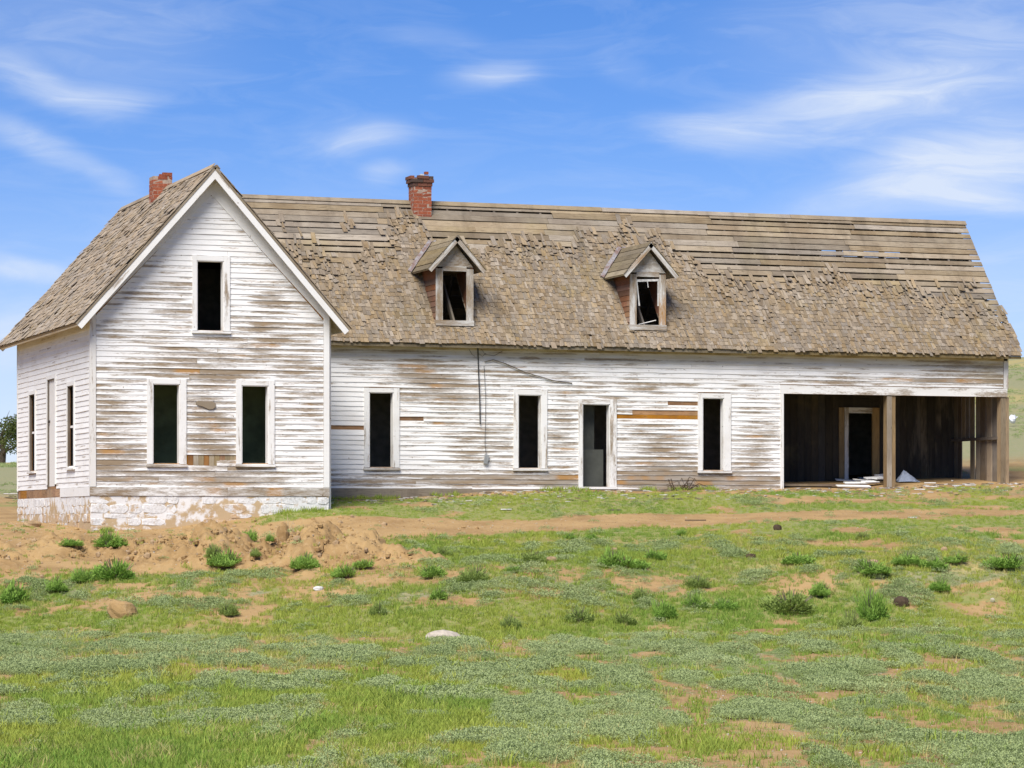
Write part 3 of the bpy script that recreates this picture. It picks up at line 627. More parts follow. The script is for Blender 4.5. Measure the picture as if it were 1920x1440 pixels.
# -- stone foundation under the gable block
def tanF(u,z): return .5*math.exp(-((u-3.0)/.8)**2-((z-.2)/.25)**2)+.45*math.exp(-((z+.15)/.18)**2)
def tanS(u,z): return .10+.95*(.36-z)+.12*math.sin(u*1.7)
def stones(P,u0,u1,zt,zb,tanf,par,wmin,wmax,gz):
    z=zt; 
    while z>zb:
        h=random.uniform(.10,.21); u=u0+random.uniform(-.1,0)
        while u<u1:
            w=random.uniform(wmin,wmax); a,b=max(u,u0-.02),min(u+w,u1+.02); u+=w
            if b-a<.09 or z<gz(a)-.02: continue
            zl=z-h; hl=random.uniform(-.02,.02); hr=random.uniform(-.02,.02)
            cx,cz=(a+b)/2,(z+zl)/2; mb=MB(); ring=[]; n=9
            for i in range(n):
                an=2*math.pi*(i+.5)/n; ca,sa=math.cos(an),math.sin(an); m=max(abs(ca),abs(sa)); m=m**.85
                ring.append((cx+(b-a)/2*ca/m*random.uniform(.97,1.06),cz+h/2*sa/m*random.uniform(.94,1.08)+(hl*(1-ca)/2+hr*(1+ca)/2)*.4))
            dd=random.uniform(.010,.028); tn=tanf(cx,cz)
            r0=[mb.vert(P(x,.0,zz),tan=tn) for x,zz in ring]; r1=[mb.vert(P(x,dd*.7,zz),tan=tn) for x,zz in ring]
            r2=[mb.vert(P(cx+(x-cx)*.93,dd+random.uniform(-.006,.008),cz+(zz-cz)*.88),tan=tn) for x,zz in ring]
            for i in range(n):
                j=(i+1)%n; f1=[r0[i],r0[j],r1[j],r1[i]]; f2=[r1[i],r1[j],r2[j],r2[i]]
                if P is PS: f1=f1[::-1]; f2=f2[::-1]
                mb.face(f1); mb.face(f2)
            mb.face(r2 if P is not PS else r2[::-1]); ob('stone',mb.mesh('stone','whitewashed_stone'),par)
        z-=h
fm=MB()
def slab(P,u0,u1,z0,z1,th,tanf):
    n=24; m=6
    id=[[fm.vert(P(u0+(u1-u0)*i/n,.012+random.uniform(0,.012),z0+(z1-z0)*j/m),tan=tanf(u0+(u1-u0)*i/n,z0+(z1-z0)*j/m)) for j in range(m+1)] for i in range(n+1)]
    for i in range(n):
        for j in range(m):
            f=[id[i][j],id[i+1][j],id[i+1][j+1],id[i][j+1]]; fm.face(f if P is PF else f[::-1])
slab(PF,-.02,WA+.02,-.7,.60,.3,tanF); slab(PS,YA-.01,YB,-.7,.597,.3,tanS)
fm.box(0.0,WA,YA+.0,YA+.3,-.7,.59,tan=.2); fm.box(0,.3,YA+.3,YB,-.7,.59,tan=.4); fm.box(WA-.3,WA+.01,YA+.31,YB,-.7,.59,tan=.2)
foundation=ob('foundation',fm.mesh('foundation','stone_mortar'),house)
stones(PF,.0,WA,.600,-.45,tanF,foundation,.22,.62,lambda u: float(ground(u,YA-.1))-.05)
stones(PS,YA+.03,YB,.585,-.40,tanS,foundation,.28,.75,lambda u: float(ground(-.1,u))-.05)

# ---------------------------------------------------------------- roofs
class Slope:
    def __init__(s,O,U,V,N): s.O,s.U,s.V,s.N=map(Vector,(O,U,V,N)); s.V.normalize(); s.N.normalize()
    def __call__(s,u,v,d): return s.O+s.U*u+s.V*v+s.N*d
SLB=math.hypot(3.008,3.649); OB=(0,-.309,4.262)
SB=Slope(OB,(1,0,0),(0,3.008,3.649),(0,-3.649,3.008))               # wing, front slope
SBK=Slope((0,5.707,4.262),(1,0,0),(0,-3.008,3.649),(0,3.649,3.008)) # wing, back slope
SLA=math.hypot(3.082,3.492)
SAL=Slope((-.428,0,4.312),(0,1,0),(3.082,0,3.492),(-3.492,0,3.082)) # main block, left slope (u = y)
SAR=Slope((WA+.428,0,4.312),(0,1,0),(-3.082,0,3.492),(3.492,0,3.082))
def vB(z): return (z-4.262)/3.649*SLB
ROOFEND=LB+.225
def plank_on(S_,u0,u1,v0,v1,d0,th,sag=0.,tint=None):
    mb=MB(); r=random.uniform; e=[r(-.006,.006) for _ in range(4)]
    tn=random.random() if tint is None else tint
    um=(u0+u1)/2
    # two lengths so that a long board can bow
    for a,b,ea,eb in ((u0,um,0,1),(um,u1,1,2)) if u1-u0>1.2 else ((u0,u1,0,2),):
        sa=sag if ea==1 else 0; sb=sag if eb==1 else 0
        mb.hexa([S_(a,v0+e[0]+sa,d0-th),S_(b,v0+e[1]+sb,d0-th),S_(b,v0+e[1]+sb,d0),S_(a,v0+e[0]+sa,d0),S_(a,v1+e[2]+sa,d0-th),S_(b,v1+e[3]+sb,d0-th),S_(b,v1+e[3]+sb,d0),S_(a,v1+e[2]+sa,d0)],uoff=u0+tn*31,tint=tn)
    return mb
# wing: rafters as the part, boards and shingles as its pieces
mb=MB(); x=WA+.5
while x<LB+.1:
    for S_ in (SB,SBK):
        mb.hexa([S_(x,.1,-.17),S_(x+.05,.1,-.17),S_(x+.05,.1,-.032),S_(x,.1,-.032),S_(x,SLB-.1,-.17),S_(x+.05,SLB-.1,-.17),S_(x+.05,SLB-.1,-.032),S_(x,SLB-.1,-.032)],tint=.3)
    x+=.61
wing_roof=ob('wing_roof',mb.mesh('wing_roof','plank_wood'),house)
DORM=[(9.47,'left'),(14.37,'right')]
DORM=[9.445,14.395]
def start_x(z): return RXA+(RZA-z)/EA+.02
rows=24; rw=SLB/rows
joint_sets=[[8.2,12.6,16.9,20.9],[10.2,14.8,19.3],[7.9,11.6,15.9,20.2],[9.6,13.9,18.1,21.6],[8.6,12.2,17.3,20.4]]
for k in range(rows):
    v0=k*rw; v1=v0+rw; zmid=4.262+3.649*(v0+rw/2)/SLB
    xs=start_x(zmid)+.03; js=[j+.12*(k%5)*(1 if k%2==0 else .6) for j in joint_sets[(k//4)%5] if j>xs+.8]
    ends=[xs]+js+[ROOFEND-.02*random.random()]
    for a,b in zip(ends,ends[1:]):
        a2,b2=a+.004,b-.004; segs=[(a2,b2)]
        for c in DORM:
            if 4.80<zmid<6.15:
                ns=[]
                for p,q in segs:
                    lo,hi=c-.40,c+.40
                    if q<=lo or p>=hi: ns.append((p,q)); continue
                    if lo-p>.15: ns.append((p,lo))
                    if q-hi>.15: ns.append((hi,q))
                segs=ns
        for p,q in segs:
            w0=v0+random.uniform(0,.006); v1=v0+rw-random.choice((.010,.016,.022,.028,.034,.044,.056))
            if k==17 and p>19.5: w0+=.024                                      # gap with the sky behind
            if k==14 and p>17 and q<22: w0+=.020
            o=ob('roof_board',plank_on(SB,p,q,w0,v1,random.uniform(-.016,.004),.024,random.uniform(-.014,.008)).mesh('roof_board','deck_wood'),wing_roof)
# back slope
for k in range(rows):
    v0=k*rw; zmid=4.262+3.649*(v0+rw/2)/SLB
    for p,q in ((start_x(zmid)+.03,13.0),(13.01,19.0),(19.01,ROOFEND)) if k!=18 else ((start_x(zmid)+.03,13.0),(13.01,20.6),(22.9,ROOFEND)):
        ob('roof_board',plank_on(SBK,p,q,v0,v0+rw-.005,0,.024).mesh('roof_board','deck_wood'),wing_roof)
# ridge boards and eave trim
for a,b in ((4.3,9.15),(9.66,14.2),(14.21,19.4),(19.41,ROOFEND+.01)):
    for S_ in (SB,SBK):
        ob('ridge_board',plank_on(S_,a,b,SLB-.11,SLB+(.026 if S_ is SB else .004),.024+(.001 if S_ is SBK else 0),.022).mesh('ridge_board','deck_wood'),wing_roof)
def wbox(name,x0,x1,y0,y1,z0,z1,mat,par,**k):
    mb=MB(); mb.box(x0,x1,y0,y1,z0,z1,**k); return ob(name,mb.mesh(name,mat),par)
for a,b in ((WA+.12,11.2),(11.21,17.0),(17.01,ROOFEND)): wbox('fascia_board',a,b,-.300,-.275,4.165,4.236,'moss_wood',wing_roof)
wbox('soffit',WA+.12,ROOFEND-.02,-.274,-.036,4.205,4.228,'skirt_wood',wing_roof)

# main block roof: slabs with boards under shingles
mb=MB(); y0,y1=YA-.39,YB+.39
mb.hexa([SAL(y0,0,-.06),SAL(y1,0,-.06),SAL(y1,0,-.012),SAL(y0,0,-.012),SAL(y0,SLA+.02,-.06),SAL(y1,SLA+.02,-.06),SAL(y1,SLA+.02,-.012),SAL(y0,SLA+.02,-.012)],tint=.4)
mb.hexa([SAR(y0,0,-.06),SAR(y1,0,-.06),SAR(y1,0,-.012),SAR(y0,0,-.012),SAR(y0,SLA-.03,-.06),SAR(y1,SLA-.03,-.06),SAR(y1,SLA-.03,-.012),SAR(y0,SLA-.03,-.012)],tint=.6)
main_roof=ob('main_roof',mb.mesh('main_roof','deck_wood'),house)
def barge(S_,ya,yb,name='barge_board',lo=-.155,hi=-.064,v1=SLA-.0,mat='trim_paint',wear=-.05):
    mb=MB(); mb.hexa([S_(ya,0,lo),S_(yb,0,lo),S_(yb,0,hi),S_(ya,0,hi),S_(ya,v1-lo*0,lo),S_(yb,v1,lo),S_(yb,v1,hi),S_(ya,v1,hi)],uoff=random.random()*9,wear=wear); return ob(name,mb.mesh(name,mat),main_roof)
barge(SAL,y0+.01,y0+.04,lo=-.19,wear=.06); barge(SAR,y0+.008,y0+.038,lo=-.19); barge(SAL,y1-.04,y1-.01); barge(SAR,y1-.04,y1-.01)
barge(SAL,y0+.042,YA-.036,name='rake_soffit',lo=-.085,wear=-.2); barge(SAR,y0+.04,YA-.037,name='rake_soffit',lo=-.085,wear=-.2)
# eave fascias of the main block and the boxed returns
for S_,sx in ((SAL,-1),(SAR,1)):
    mb=MB(); yy1=y1 if sx<0 else -.31
    mb.hexa([S_(y0+.02,.012,-.11),S_(yy1,.012,-.11),S_(yy1,.0,-.062),S_(y0+.02,.0,-.062),S_(y0+.02,.03,-.11),S_(yy1,.03,-.11),S_(yy1,.03,-.062),S_(y0+.02,.03,-.062)],wear=-.1,stain=.3); ob('fascia_board',mb.mesh('fascia_board','trim_paint'),main_roof)
    mb=MB(); mb.hexa([S_(YA-.0,.03,-.10),S_(yy1,.03,-.10),S_(yy1,.03,-.064),S_(YA-.0,.03,-.064),S_(YA,.56,-.10),S_(yy1,.56,-.10),S_(yy1,.56,-.064),S_(YA,.56,-.064)],stain=.8,wear=.05); ob('eave_soffit',mb.mesh('eave_soffit','trim_paint'),main_roof)
for a,b in ((y0-.01,-.2),(-.19,y1)):
    ob('ridge_board',plank_on(SAL,a,b,SLA-.13,SLA+.022,.045,.02,tint=.35).mesh('ridge_board','main_shingle_wood'),main_roof); ob('ridge_board',plank_on(SAR,a,b,SLA-.13,SLA+.0,.045,.02,tint=.3).mesh('ridge_board','plank_wood'),main_roof)

# shingles
def shingle(S_,u,v,w,L,butt,tw,skew,tint,mb,slip=0.,thick=.010,head=.004):
    """one split shingle: butt edge low and proud, head tucked under the course above"""
    c,s=math.cos(tw),math.sin(tw)
    def q(a,b,d): return S_(u+a*c-b*s,v+a*s+b*c-slip,d)
    h=w/2; sk=skew
    P8=[q(-h,sk,butt-thick),q(h,-sk,butt-thick),q(h,-sk,butt),q(-h,sk,butt),q(-h*.97,L,head-.003),q(h*.97,L,head-.003),q(h*.97,L,head+.002),q(-h*.97,L,head+.002)]
    mb.hexa(P8,uoff=tint*40,skip=(1,) if L>.2 else (),tint=tint)
BND_X=[500,560,600,650,700,740,770,780,800,812,830,860,900,930,960,1000,1040,1080,1095,1110,1130,1160,1200,1250,1280,1330,1400,1450,1500,1550,1600,1650,1700,1750,1800,1870,1915]
BND_V=[.52,.50,.50,.55,.60,.55,.86,.90,.90,.86,.60,.62,.70,.70,.70,.64,.72,.64,.70,.84,.80,.78,.76,.76,.68,.52,.42,.47,.48,.52,.50,.46,.44,.38,.37,.33,.28]
def wall_px(x): # where a wing position falls along the roof, used only to read the list above
    d=DIST+SY*(x-PIVX)+CY*1.2; return 960+FPX*(CY*(x-PIVX)-SY*1.2)/d
EXPO=.125; course=0; ncourse=int((SLB-.12)/EXPO)
loose=[]; many=MB()
for c in range(ncourse):
    v=c*EXPO-.02; z=4.262+3.649*v/SLB; u=start_x(max(z,4.3))-.05 if z>4.4 else WA+.14
    while u<ROOFEND:
        w=random.choice((random.uniform(.035,.06),random.uniform(.05,.085),random.uniform(.08,.13))); uc=u+w/2; u+=w+random.uniform(.001,.008)
        vf=v/SLB; b=np.interp(wall_px(uc),BND_X,BND_V)+.16*(N1.fbm(uc*1.5,v*.8,3)-.5)+.10*(N2.v(uc*5,v*.7)-.5)
        pr=float(sst(.09,-.07,vf-b)); 
        if vf>b: pr=max(pr*.8,.75*float(sst(.57,.66,N2.fbm(uc*1.6+8,v*1.3,3)))*float(sst(9.6,8.6,uc))*float(sst(.86,.78,vf)),.85*float(sst(.60,.72,N3.fbm(uc*1.1,v*1.5,3)))*float(sst(.30,.05,vf-b)))
        else: pr=min(.985,pr+.4)
        if random.random()>pr: continue
        if any(abs(uc-c_)<.47 and 4.66<z<5.95 and z>4.66 for c_ in DORM): continue
        edge=float(sst(-.22,.03,vf-b))                                       # towards the stripped part they lift, slip and twist
        if random.random()<.07+.10*edge and c>1: continue
        butt=.024+random.uniform(0,.010)+edge*random.random()**2*.045+(random.random()<.03)*.02
        tw=random.gauss(0,.012+.06*edge**2)+(random.random()<.03+.05*edge)*random.uniform(-.5,.5)
        Lm=.42 if not (any(abs(uc-c_)<.47 for c_ in DORM) and z<4.7) else max(.05,(4.73-z)/.771)
        loose.append((w*(1+edge)+random.random()*.02,(uc,v+random.gauss(0,.004+.022*edge),w,min(Lm,random.uniform(.30,.40) if edge<.6 else random.uniform(.16,.38)),butt,tw,random.gauss(0,.006),random.random(),random.random()**6*.10)))
order=sorted(range(len(loose)),key=lambda i:-loose[i][0]); single=set(order[:260])
for i,(s_,a) in enumerate(loose):
    uc,v,w,L,butt,tw,sk,tn,slip=a; L=min(L,SLB-.03-v)
    if i in single:
        m1=MB(); shingle(SB,uc,v,w,L,butt,tw,sk,tn,m1,slip); ob('shingle',m1.mesh('shingle','shingle_wood'),wing_roof)
    else: shingle(SB,uc,v,w,L,butt,tw,sk,tn,many,slip)
kind(ob('shingle_courses',many.mesh('shingle_courses','shingle_wood'),wing_roof),'stuff')
many=MB()
for S_,SL,lim in ((SAL,SLA,y1),(SAR,SLA,-.1)):
    for c in range(int((SL-.05)/.135)):
        v=c*.135-.02; u=y0-.015
        while u<(lim if lim>0 else 4.0):
            w=random.uniform(.07,.20); uc=u+w/2; u+=w+random.uniform(.001,.006)
            if S_ is SAR and 4.31+3.492*v/SLA<4.262+1.213*(uc+.309): continue
            h=N2.fbm(uc*.9+c*.13,v*1.4,3); gap=sst(.60,.66,h)
            if random.random()<.025+.5*float(gap) and c>0: continue
            lift=max(0,random.gauss(0,.010))+(random.random()<.06)*.03
            shingle(S_,uc,v+random.gauss(0,.008),w,min(.38,SL-v),.022+random.uniform(0,.008)+lift,random.gauss(0,.012)+(random.random()<.02)*random.uniform(-.3,.3),random.gauss(0,.006),random.random(),many)
kind(ob('shingle_courses',many.mesh('shingle_courses','main_shingle_wood'),main_roof),'stuff')

# ---------------------------------------------------------------- dormers
def dormer(cx,idx):
    yf=.05; hw=.465; zs=4.76; ze=6.08; zp=6.66
    def PD(u,d,z): return (cx+u,yf-d,z)
    def roof_y(z): return -.309+(z-4.262)/1.2131
    th=.05; cheeks=[]
    # cheeks run back to the main slope, front gable above the opening
    for s in (-1,1):
        x0=s*hw; x1=s*(hw-th)
        a=[(yf,zs-.02),(yf,ze),(roof_y(ze)+.05,ze),(roof_y(zs)+.05,zs-.02)]
        pts=[(cx+min(x0,x1),y,z) for y,z in a]+[(cx+max(x0,x1),y,z) for y,z in a]
        mb=MB(); mb.hexa([pts[0],pts[4],pts[7],pts[3],pts[1],pts[5],pts[6],pts[2]],tint=.2+.3*s); cheeks.append(mb)
    mb=MB(); mb.box(cx-hw+.06,cx+hw-.06,yf+.04,roof_y(6.05),6.03,6.055,tint=.4); body=ob('dormer',mb.mesh('dormer','plank_wood'),house)
    for mb in cheeks: ob('cheek',mb.mesh('cheek','cheek_wood'),body)
    for s in (-1,1):
        n=10
        for k in range(n):
            za=zs+(ze-zs)*k/n; zb=zs+(ze-zs)*(k+1)/n; x=cx+s*(hw+.001)
            y_end=roof_y(za)+.06
            if y_end-yf<.12: continue
            m1=MB(); o0,o1=.016,.004
            P8=[(x+s*o0,yf+.002,za),(x+s*o0,y_end,za),(x,y_end,za),(x,yf+.002,za),(x+s*o1,yf+.002,zb+.01),(x+s*o1,y_end+.10,zb+.01),(x,y_end+.10,zb+.01),(x,yf+.002,zb+.01)]
            m1.hexa(P8,tint=random.random()); ob('cheek_board',m1.mesh('cheek_board','cheek_wood'),body)
    # front: two jamb casings, head, sill, small gable board
    ow=.298; oz0,oz1=4.83,6.00
    trim('casing',PD,-hw-.004,-ow,zs-.0,6.06,.034,body,'dormer_trim',wear=.02); trim('casing',PD,ow,hw+.004,zs-.0,6.06,.035,body,'dormer_trim',wear=.06)
    trim('head_casing',PD,-ow+.001,ow-.001,oz1,6.12,.031,body,'dormer_trim',wear=.0)
    trim('sill',PD,-hw-.012,hw+.012,zs-.06,oz0,.062,body,'dormer_trim',d0=-.06,wear=.12)
    m1=MB(); a=[(-hw,6.10),(hw,6.10),(0,6.66)]
    f=[m1.vert(PD(x,.022,z),wear=.05) for x,z in a]; b=[m1.vert(PD(x,-.03,z),wear=.05) for x,z in a]
    m1.face(f,[(0,0),(.9,0),(.45,1)]); m1.face(b[::-1]); [m1.face([f[i],b[i],b[(i+1)%3],f[(i+1)%3]]) for i in range(3)]
    ob('gable_board',m1.mesh('gable_board','dormer_trim'),body)
    # little roof: boards running to the back, barge boards in front
    rz=6.84; rx=.735; ez=6.03
    sl=math.hypot(rx,rz-ez)
    for s in (-1,1):
        S_=Slope((cx+s*rx,0,ez),(0,1,0),(-s*rx,0,rz-ez),(s*(rz-ez),0,rx)); nb=6
        for k in range(nb):
            v0=sl*k/nb; v1=sl*(k+1)/nb+(.0 if k==nb-1 else .004); zz=ez+(rz-ez)*(k+.5)/nb
            p=plank_on(S_,yf-.24+random.uniform(-.02,.02),roof_y(zz)+.02,v0-.006,v1-random.uniform(.012,.03),.005+.012*(nb-k)*0+random.uniform(0,.016),.02)
            ob('roof_board',p.mesh('roof_board','moss_wood'),body)
        m1=MB(); m1.hexa([S_(yf-.235,.0,-.12),S_(yf-.21,.0,-.12),S_(yf-.21,0,-.022),S_(yf-.235,0,-.022),S_(yf-.235,sl,-.12),S_(yf-.21,sl,-.12),S_(yf-.21,sl,-.022),S_(yf-.235,sl,-.022)],wear=.05,uoff=random.random()*9); ob('barge_board',m1.mesh('barge_board','dormer_trim'),body)
        m1=MB(); m1.hexa([S_(yf-.208,.0,-.05),S_(roof_y(ez)+.05,.0,-.05),S_(roof_y(ez)+.05,0,-.02),S_(yf-.208,0,-.02),S_(yf-.208,sl-.06,-.05),S_(roof_y(rz)-.12,sl-.06,-.05),S_(roof_y(rz)-.12,sl-.06,-.02),S_(yf-.208,sl-.06,-.02)],wear=.0,uoff=random.random()*9); ob('soffit',m1.mesh('soffit','dormer_trim'),body)
        # sheet-metal valley, lying half on the little roof and half on the big one
        m1=MB(); ys=roof_y(ez); yt=roof_y(rz); n=5; q0=[];q1=[];q2=[]
        for i in range(n+1):
            f_=i/n; y=ys+(yt-ys)*f_; v=sl*f_; mid=S_(y-.02,v,.035); j=random.uniform(-.012,.012)
            q0.append(m1.vert(S_(y-.16+j,v-.03,.034))); q1.append(m1.vert(mid+Vector((0,-.01,.01)))); q2.append(m1.vert(mid+Vector((s*(.07+j),.0,.03))))
        for i in range(n):
            m1.face([q0[i],q1[i],q1[i+1],q0[i+1]]); m1.face([q1[i],q2[i],q2[i+1],q1[i+1]])
        fl=ob('valley_flashing',m1.mesh('valley_flashing','flashing'),body); so_=fl.modifiers.new('thickness','SOLIDIFY'); so_.thickness=.006
    # inside
    if idx==1:
        m1=MB(); m1.hexa([PD(-.295,.01,5.87),PD(.29,.01,5.905),PD(.29,-.02,5.905),PD(-.295,-.02,5.87),PD(-.295,.01,5.93),PD(.29,.01,5.955),PD(.29,-.02,5.955),PD(-.295,-.02,5.93)]); ob('sash_rail',m1.mesh('sash_rail','white_scrap'),body)
        m1=MB(); m1.hexa([PD(-.235,.02,5.29),PD(-.205,.02,5.29),PD(-.205,-.005,5.29),PD(-.235,-.005,5.29),PD(-.292,.01,5.87),PD(-.268,.01,5.87),PD(-.268,-.015,5.87),PD(-.292,-.015,5.87)]); ob('sash_stile',m1.mesh('sash_stile','white_scrap'),body)
        m1=MB(); m1.hexa([PD(.262,.01,5.3),PD(.292,.01,5.3),PD(.292,-.015,5.3),PD(.262,-.015,5.3),PD(.265,.01,5.90),PD(.292,.01,5.90),PD(.292,-.015,5.90),PD(.265,-.015,5.90)]); ob('sash_stile',m1.mesh('sash_stile','white_scrap'),body)
        m1=MB(); m1.tube([PD(-.01,.012,5.90),PD(.012,.015,5.74)],.011,5); ob('splinter',m1.mesh('splinter','white_scrap'),body)
        m1=MB(); m1.tube([PD(-.16,-.2,4.85),PD(.28,-.15,4.96)],.014,5); ob('fallen_stud',m1.mesh('fallen_stud','grey_trim'),body)
    return body
for i,c in enumerate(DORM): dormer(c,i)

# ---------------------------------------------------------------- chimneys
def chimney(x0,x1,y0,y1,z0,z1,cap,ragged,soot):
    g=.007; mb=MB(); mb.box(x0+g,x1-g,y0+g,y1-g,z0,z1-.12); core=ob('chimney',mb.mesh('chimney','mortar'),house)
    ch=.0872; n=int((z1-z0)/ch)
    def br(a,b,c,d,z,h,s):
        m1=MB(); j=lambda: random.uniform(-.004,.004); e=.005; a+=e;b-=e;c+=e;d-=e
        P8=[(a+j(),c+j(),z+e),(b+j(),c+j(),z+e),(b+j(),d+j(),z+e),(a+j(),d+j(),z+e),(a+j(),c+j(),z+h-e),(b+j(),c+j(),z+h-e),(b+j(),d+j(),z+h-e),(a+j(),d+j(),z+h-e)]
        m1.hexa(P8,soot=s); ob('brick',m1.mesh('brick','brick'),core)
    for k in range(n):
        z=z0+k*ch; top=k-(n-len(cap)); e=cap[top] if top>=0 else 0; s=(.75 if top>=0 else .25*max(0,1-(n-len(cap)-k)/2.5)) if soot else 0.
        X0,X1,Y0,Y1=x0-e,x1+e,y0-e,y1+e; t=.105
        sp=(X1-X0)/2; off=0 if k%2 else sp/2
        fr=[(X0,X0+sp),(X0+sp,X1)] if k%2 else [(X0,X0+sp*.5),(X0+sp*.5,X0+sp*1.5),(X0+sp*1.5,X1)]
        for i,(a,b) in enumerate(fr):
            for (c,d) in ((Y0,Y0+t),(Y1-t,Y1)):
                if ragged(k,n,(a+b)/2,(x0+x1)/2): continue
                br(a,b,c,d,z,ch,min(1,s*random.uniform(.6,1.3)))
        ys=[(Y0+t,(Y0+Y1)/2),((Y0+Y1)/2,Y1-t)]
        for (c,d) in ys:
            for (a,b) in ((X0,X0+t),(X1-t,X1)):
                if ragged(k,n,(a+b)/2,(x0+x1)/2): continue
                br(a,b,c,d,z,ch,min(1,s*random.uniform(.6,1.3)))
    return core
c1=chimney(9.165,9.632,2.37,2.80,7.22,8.57,[.02,.05,.065],lambda k,n,x,m:(k==n-1 and random.random()<.28),True)
mb=MB(); mb.box(9.47,9.56,2.40,2.50,8.565,8.63,soot=.1); ob('loose_brick',mb.mesh('loose_brick','brick'),c1)
mb=MB(); mb.box(9.34,9.43,2.36,2.44,8.52,8.56); ob('mortar_lump',mb.mesh('mortar_lump','white_scrap'),c1)
chimney(2.315,2.775,.75,1.20,7.12,8.19,[],lambda k,n,x,m:(k==n-1 and (x<m+.02)) or (k==n-2 and x<m-.10),False)

# ---------------------------------------------------------------- wires and the small box hanging on the wing wall
mb=MB(); mb.tube([PB(10.005,.045,4.24),PB(10.02,.05,3.6),PB(10.05,.05,2.95),PB(10.06,.05,2.37)],.014,6); ob('conduit',mb.mesh('conduit','wire'),house)
def wirep(pts): 
    mb=MB(); mb.tube([PB(*p) for p in pts],.006,4); ob('wire',mb.mesh('wire','wire'),house)
wirep([(9.78,.05,4.15),(9.86,.05,4.02),(9.93,.06,3.98)]); wirep([(10.08,.05,4.16),(10.18,.08,4.03),(10.40,.08,4.0),(10.62,.06,4.12)]); wirep([(10.02,.05,4.05),(10.1,.09,3.98),(10.2,.08,4.06)])
wirep([(10.16,.04,3.75),(10.20,.05,3.0),(10.19,.05,2.3),(10.18,.05,1.9),(10.21,.06,1.66)])
mb=MB(); mb.tube([PB(10.17,.045,3.85),PB(10.38,.07,3.91),PB(10.7,.06,3.82),PB(11.2,.05,3.62),PB(11.9,.045,3.44),PB(12.4,.04,3.38)],.011,5); ob('cable',mb.mesh('cable','stick_wood'),house)
mb=MB(); mb.hexa([PB(10.14,.09,1.44),PB(10.23,.09,1.42),PB(10.23,.04,1.42),PB(10.14,.04,1.44),PB(10.18,.10,1.66),PB(10.28,.10,1.63),PB(10.28,.04,1.63),PB(10.18,.04,1.66)]); ob('hanging_box',mb.mesh('hanging_box','metal_grey'),house)

# ---------------------------------------------------------------- things lying on the ground
def spot(px,py,dmin=15,dmax=160):
    """ground point seen in that direction from the photographer's stand"""
    d=np.arange(dmin,dmax,.05); l=(px-960)/FPX*d; zr=-(py-HORIZON)/FPX*d
    g=ground_ld(l,d)+np.maximum(heap_h(l,d)-.075,0); k=np.nonzero(zr<=g)[0]; k=k[0] if len(k) else len(d)-1
    x,y=XY(l[k],d[k]); return Vector((float(x),float(y),float(g[k]))),float(d[k])
def rock(name,px,py,w,h,mat,lab,cat,seed,dm=160,asp=.7,grp=None):
    p,d=spot(px,py,dmax=dm); W_=w*d/FPX; H_=h*d/FPX; rr=np.random.default_rng(seed); mb=MB(); nu,nv=12,7; nn=Noise(seed+50); ids=[]
    for j in range(nv+1):
        th=math.pi*j/nv; row=[]
        for i in range(nu):
            ph=2*math.pi*i/nu; v=Vector((math.sin(th)*math.cos(ph),math.sin(th)*math.sin(ph),math.cos(th)))
            m=max(abs(v.x),abs(v.y),abs(v.z)); v=v/(m**.22)
            k=.78+.5*float(nn.fbm(np.array(3+v.x*1.3+v.z),np.array(3+v.y*1.3-v.z),3))
            row.append(mb.vert((v.x*W_/2*k,v.y*W_/2*asp*k,H_*.35+v.z*H_*.68*k)))
        ids.append(row)
    for j in range(nv):
        for i in range(nu): mb.face([ids[j][i],ids[j+1][i],ids[j+1][(i+1)%nu],ids[j][(i+1)%nu]])
    o=ob(name,mb.mesh(name,mat),pos=p); o.rotation_euler=(0,0,-YAW+rr.uniform(-.3,.3)); return tag(o,lab,cat,grp)
rock('rock',832,1203,66,20,'pale_rock','flat whitish rock lying in the grass of the shallow gully','rock',1)
rock('dirt_clod',228,1156,54,30,'soil','rounded brown lump of earth at the edge of the bright gully grass','dirt clod',2)
rock('brick_block',597,1107,20,7,'white_scrap','small white block lying on the bank below the large dirt heap','block',3)
rock('stone',1074,1367,15,11,'pink_rock','small pinkish stone in the low sage near the bottom edge','stone',4)
rock('dung_clod',1458,994,15,10,'dark_clod','dark brown clod beside the far side of the dirt track','clod',5)
rock('dung_clod',1408,1047,20,8,'dark_clod','flat dark clod in the grass left of a round shrub','clod',6)
rock('stone',1770,1035,12,9,'tan_rock','small brownish stone alone in the pale grass on the right','stone',7)
rock('root_clump',1689,1137,30,18,'dark_clod','dark rotten stump right of the tallest bank shrub','stump',8)
rock('stone',1637,1062,28,12,'tan_rock','tan stone half hidden by shrubs on top of the bank','stone',9)
rock('stone',1034,1053,20,9,'tan_rock','tan stone in the meadow right of a small bush','stone',10)
rock('stone',1152,1053-18,14,8,'tan_rock','pale stone in the meadow behind a pair of shrubs','stone',13)
rock('stone',557,1016,15,9,'tan_rock','tan stone stuck in the side of the large dirt heap','stone',11)
rock('stone',1861,1130,9,7,'pale_rock','little white stone on the bank at far right','stone',12)
rock('stone',1225,1326,9,6,'pale_rock','tiny white stone on bare soil near the middle of the sage','stone',14)
rock('stone',1130,1376,8,6,'pale_rock','tiny pale stone right of the pinkish stone','stone',15)
rock('stone',1910,1343,11,6,'pale_rock','whitish stone on bare soil at the right edge','stone',16)
rock('stone',60,988,34,12,'tan_rock','broken foundation stone at the back corner of the gable block','stone',17,dm=80)
rock('earth_stump',531,1016,24,34,'soil','upright spike of hard earth between the two dirt heaps','earth spike',18,asp=.9)
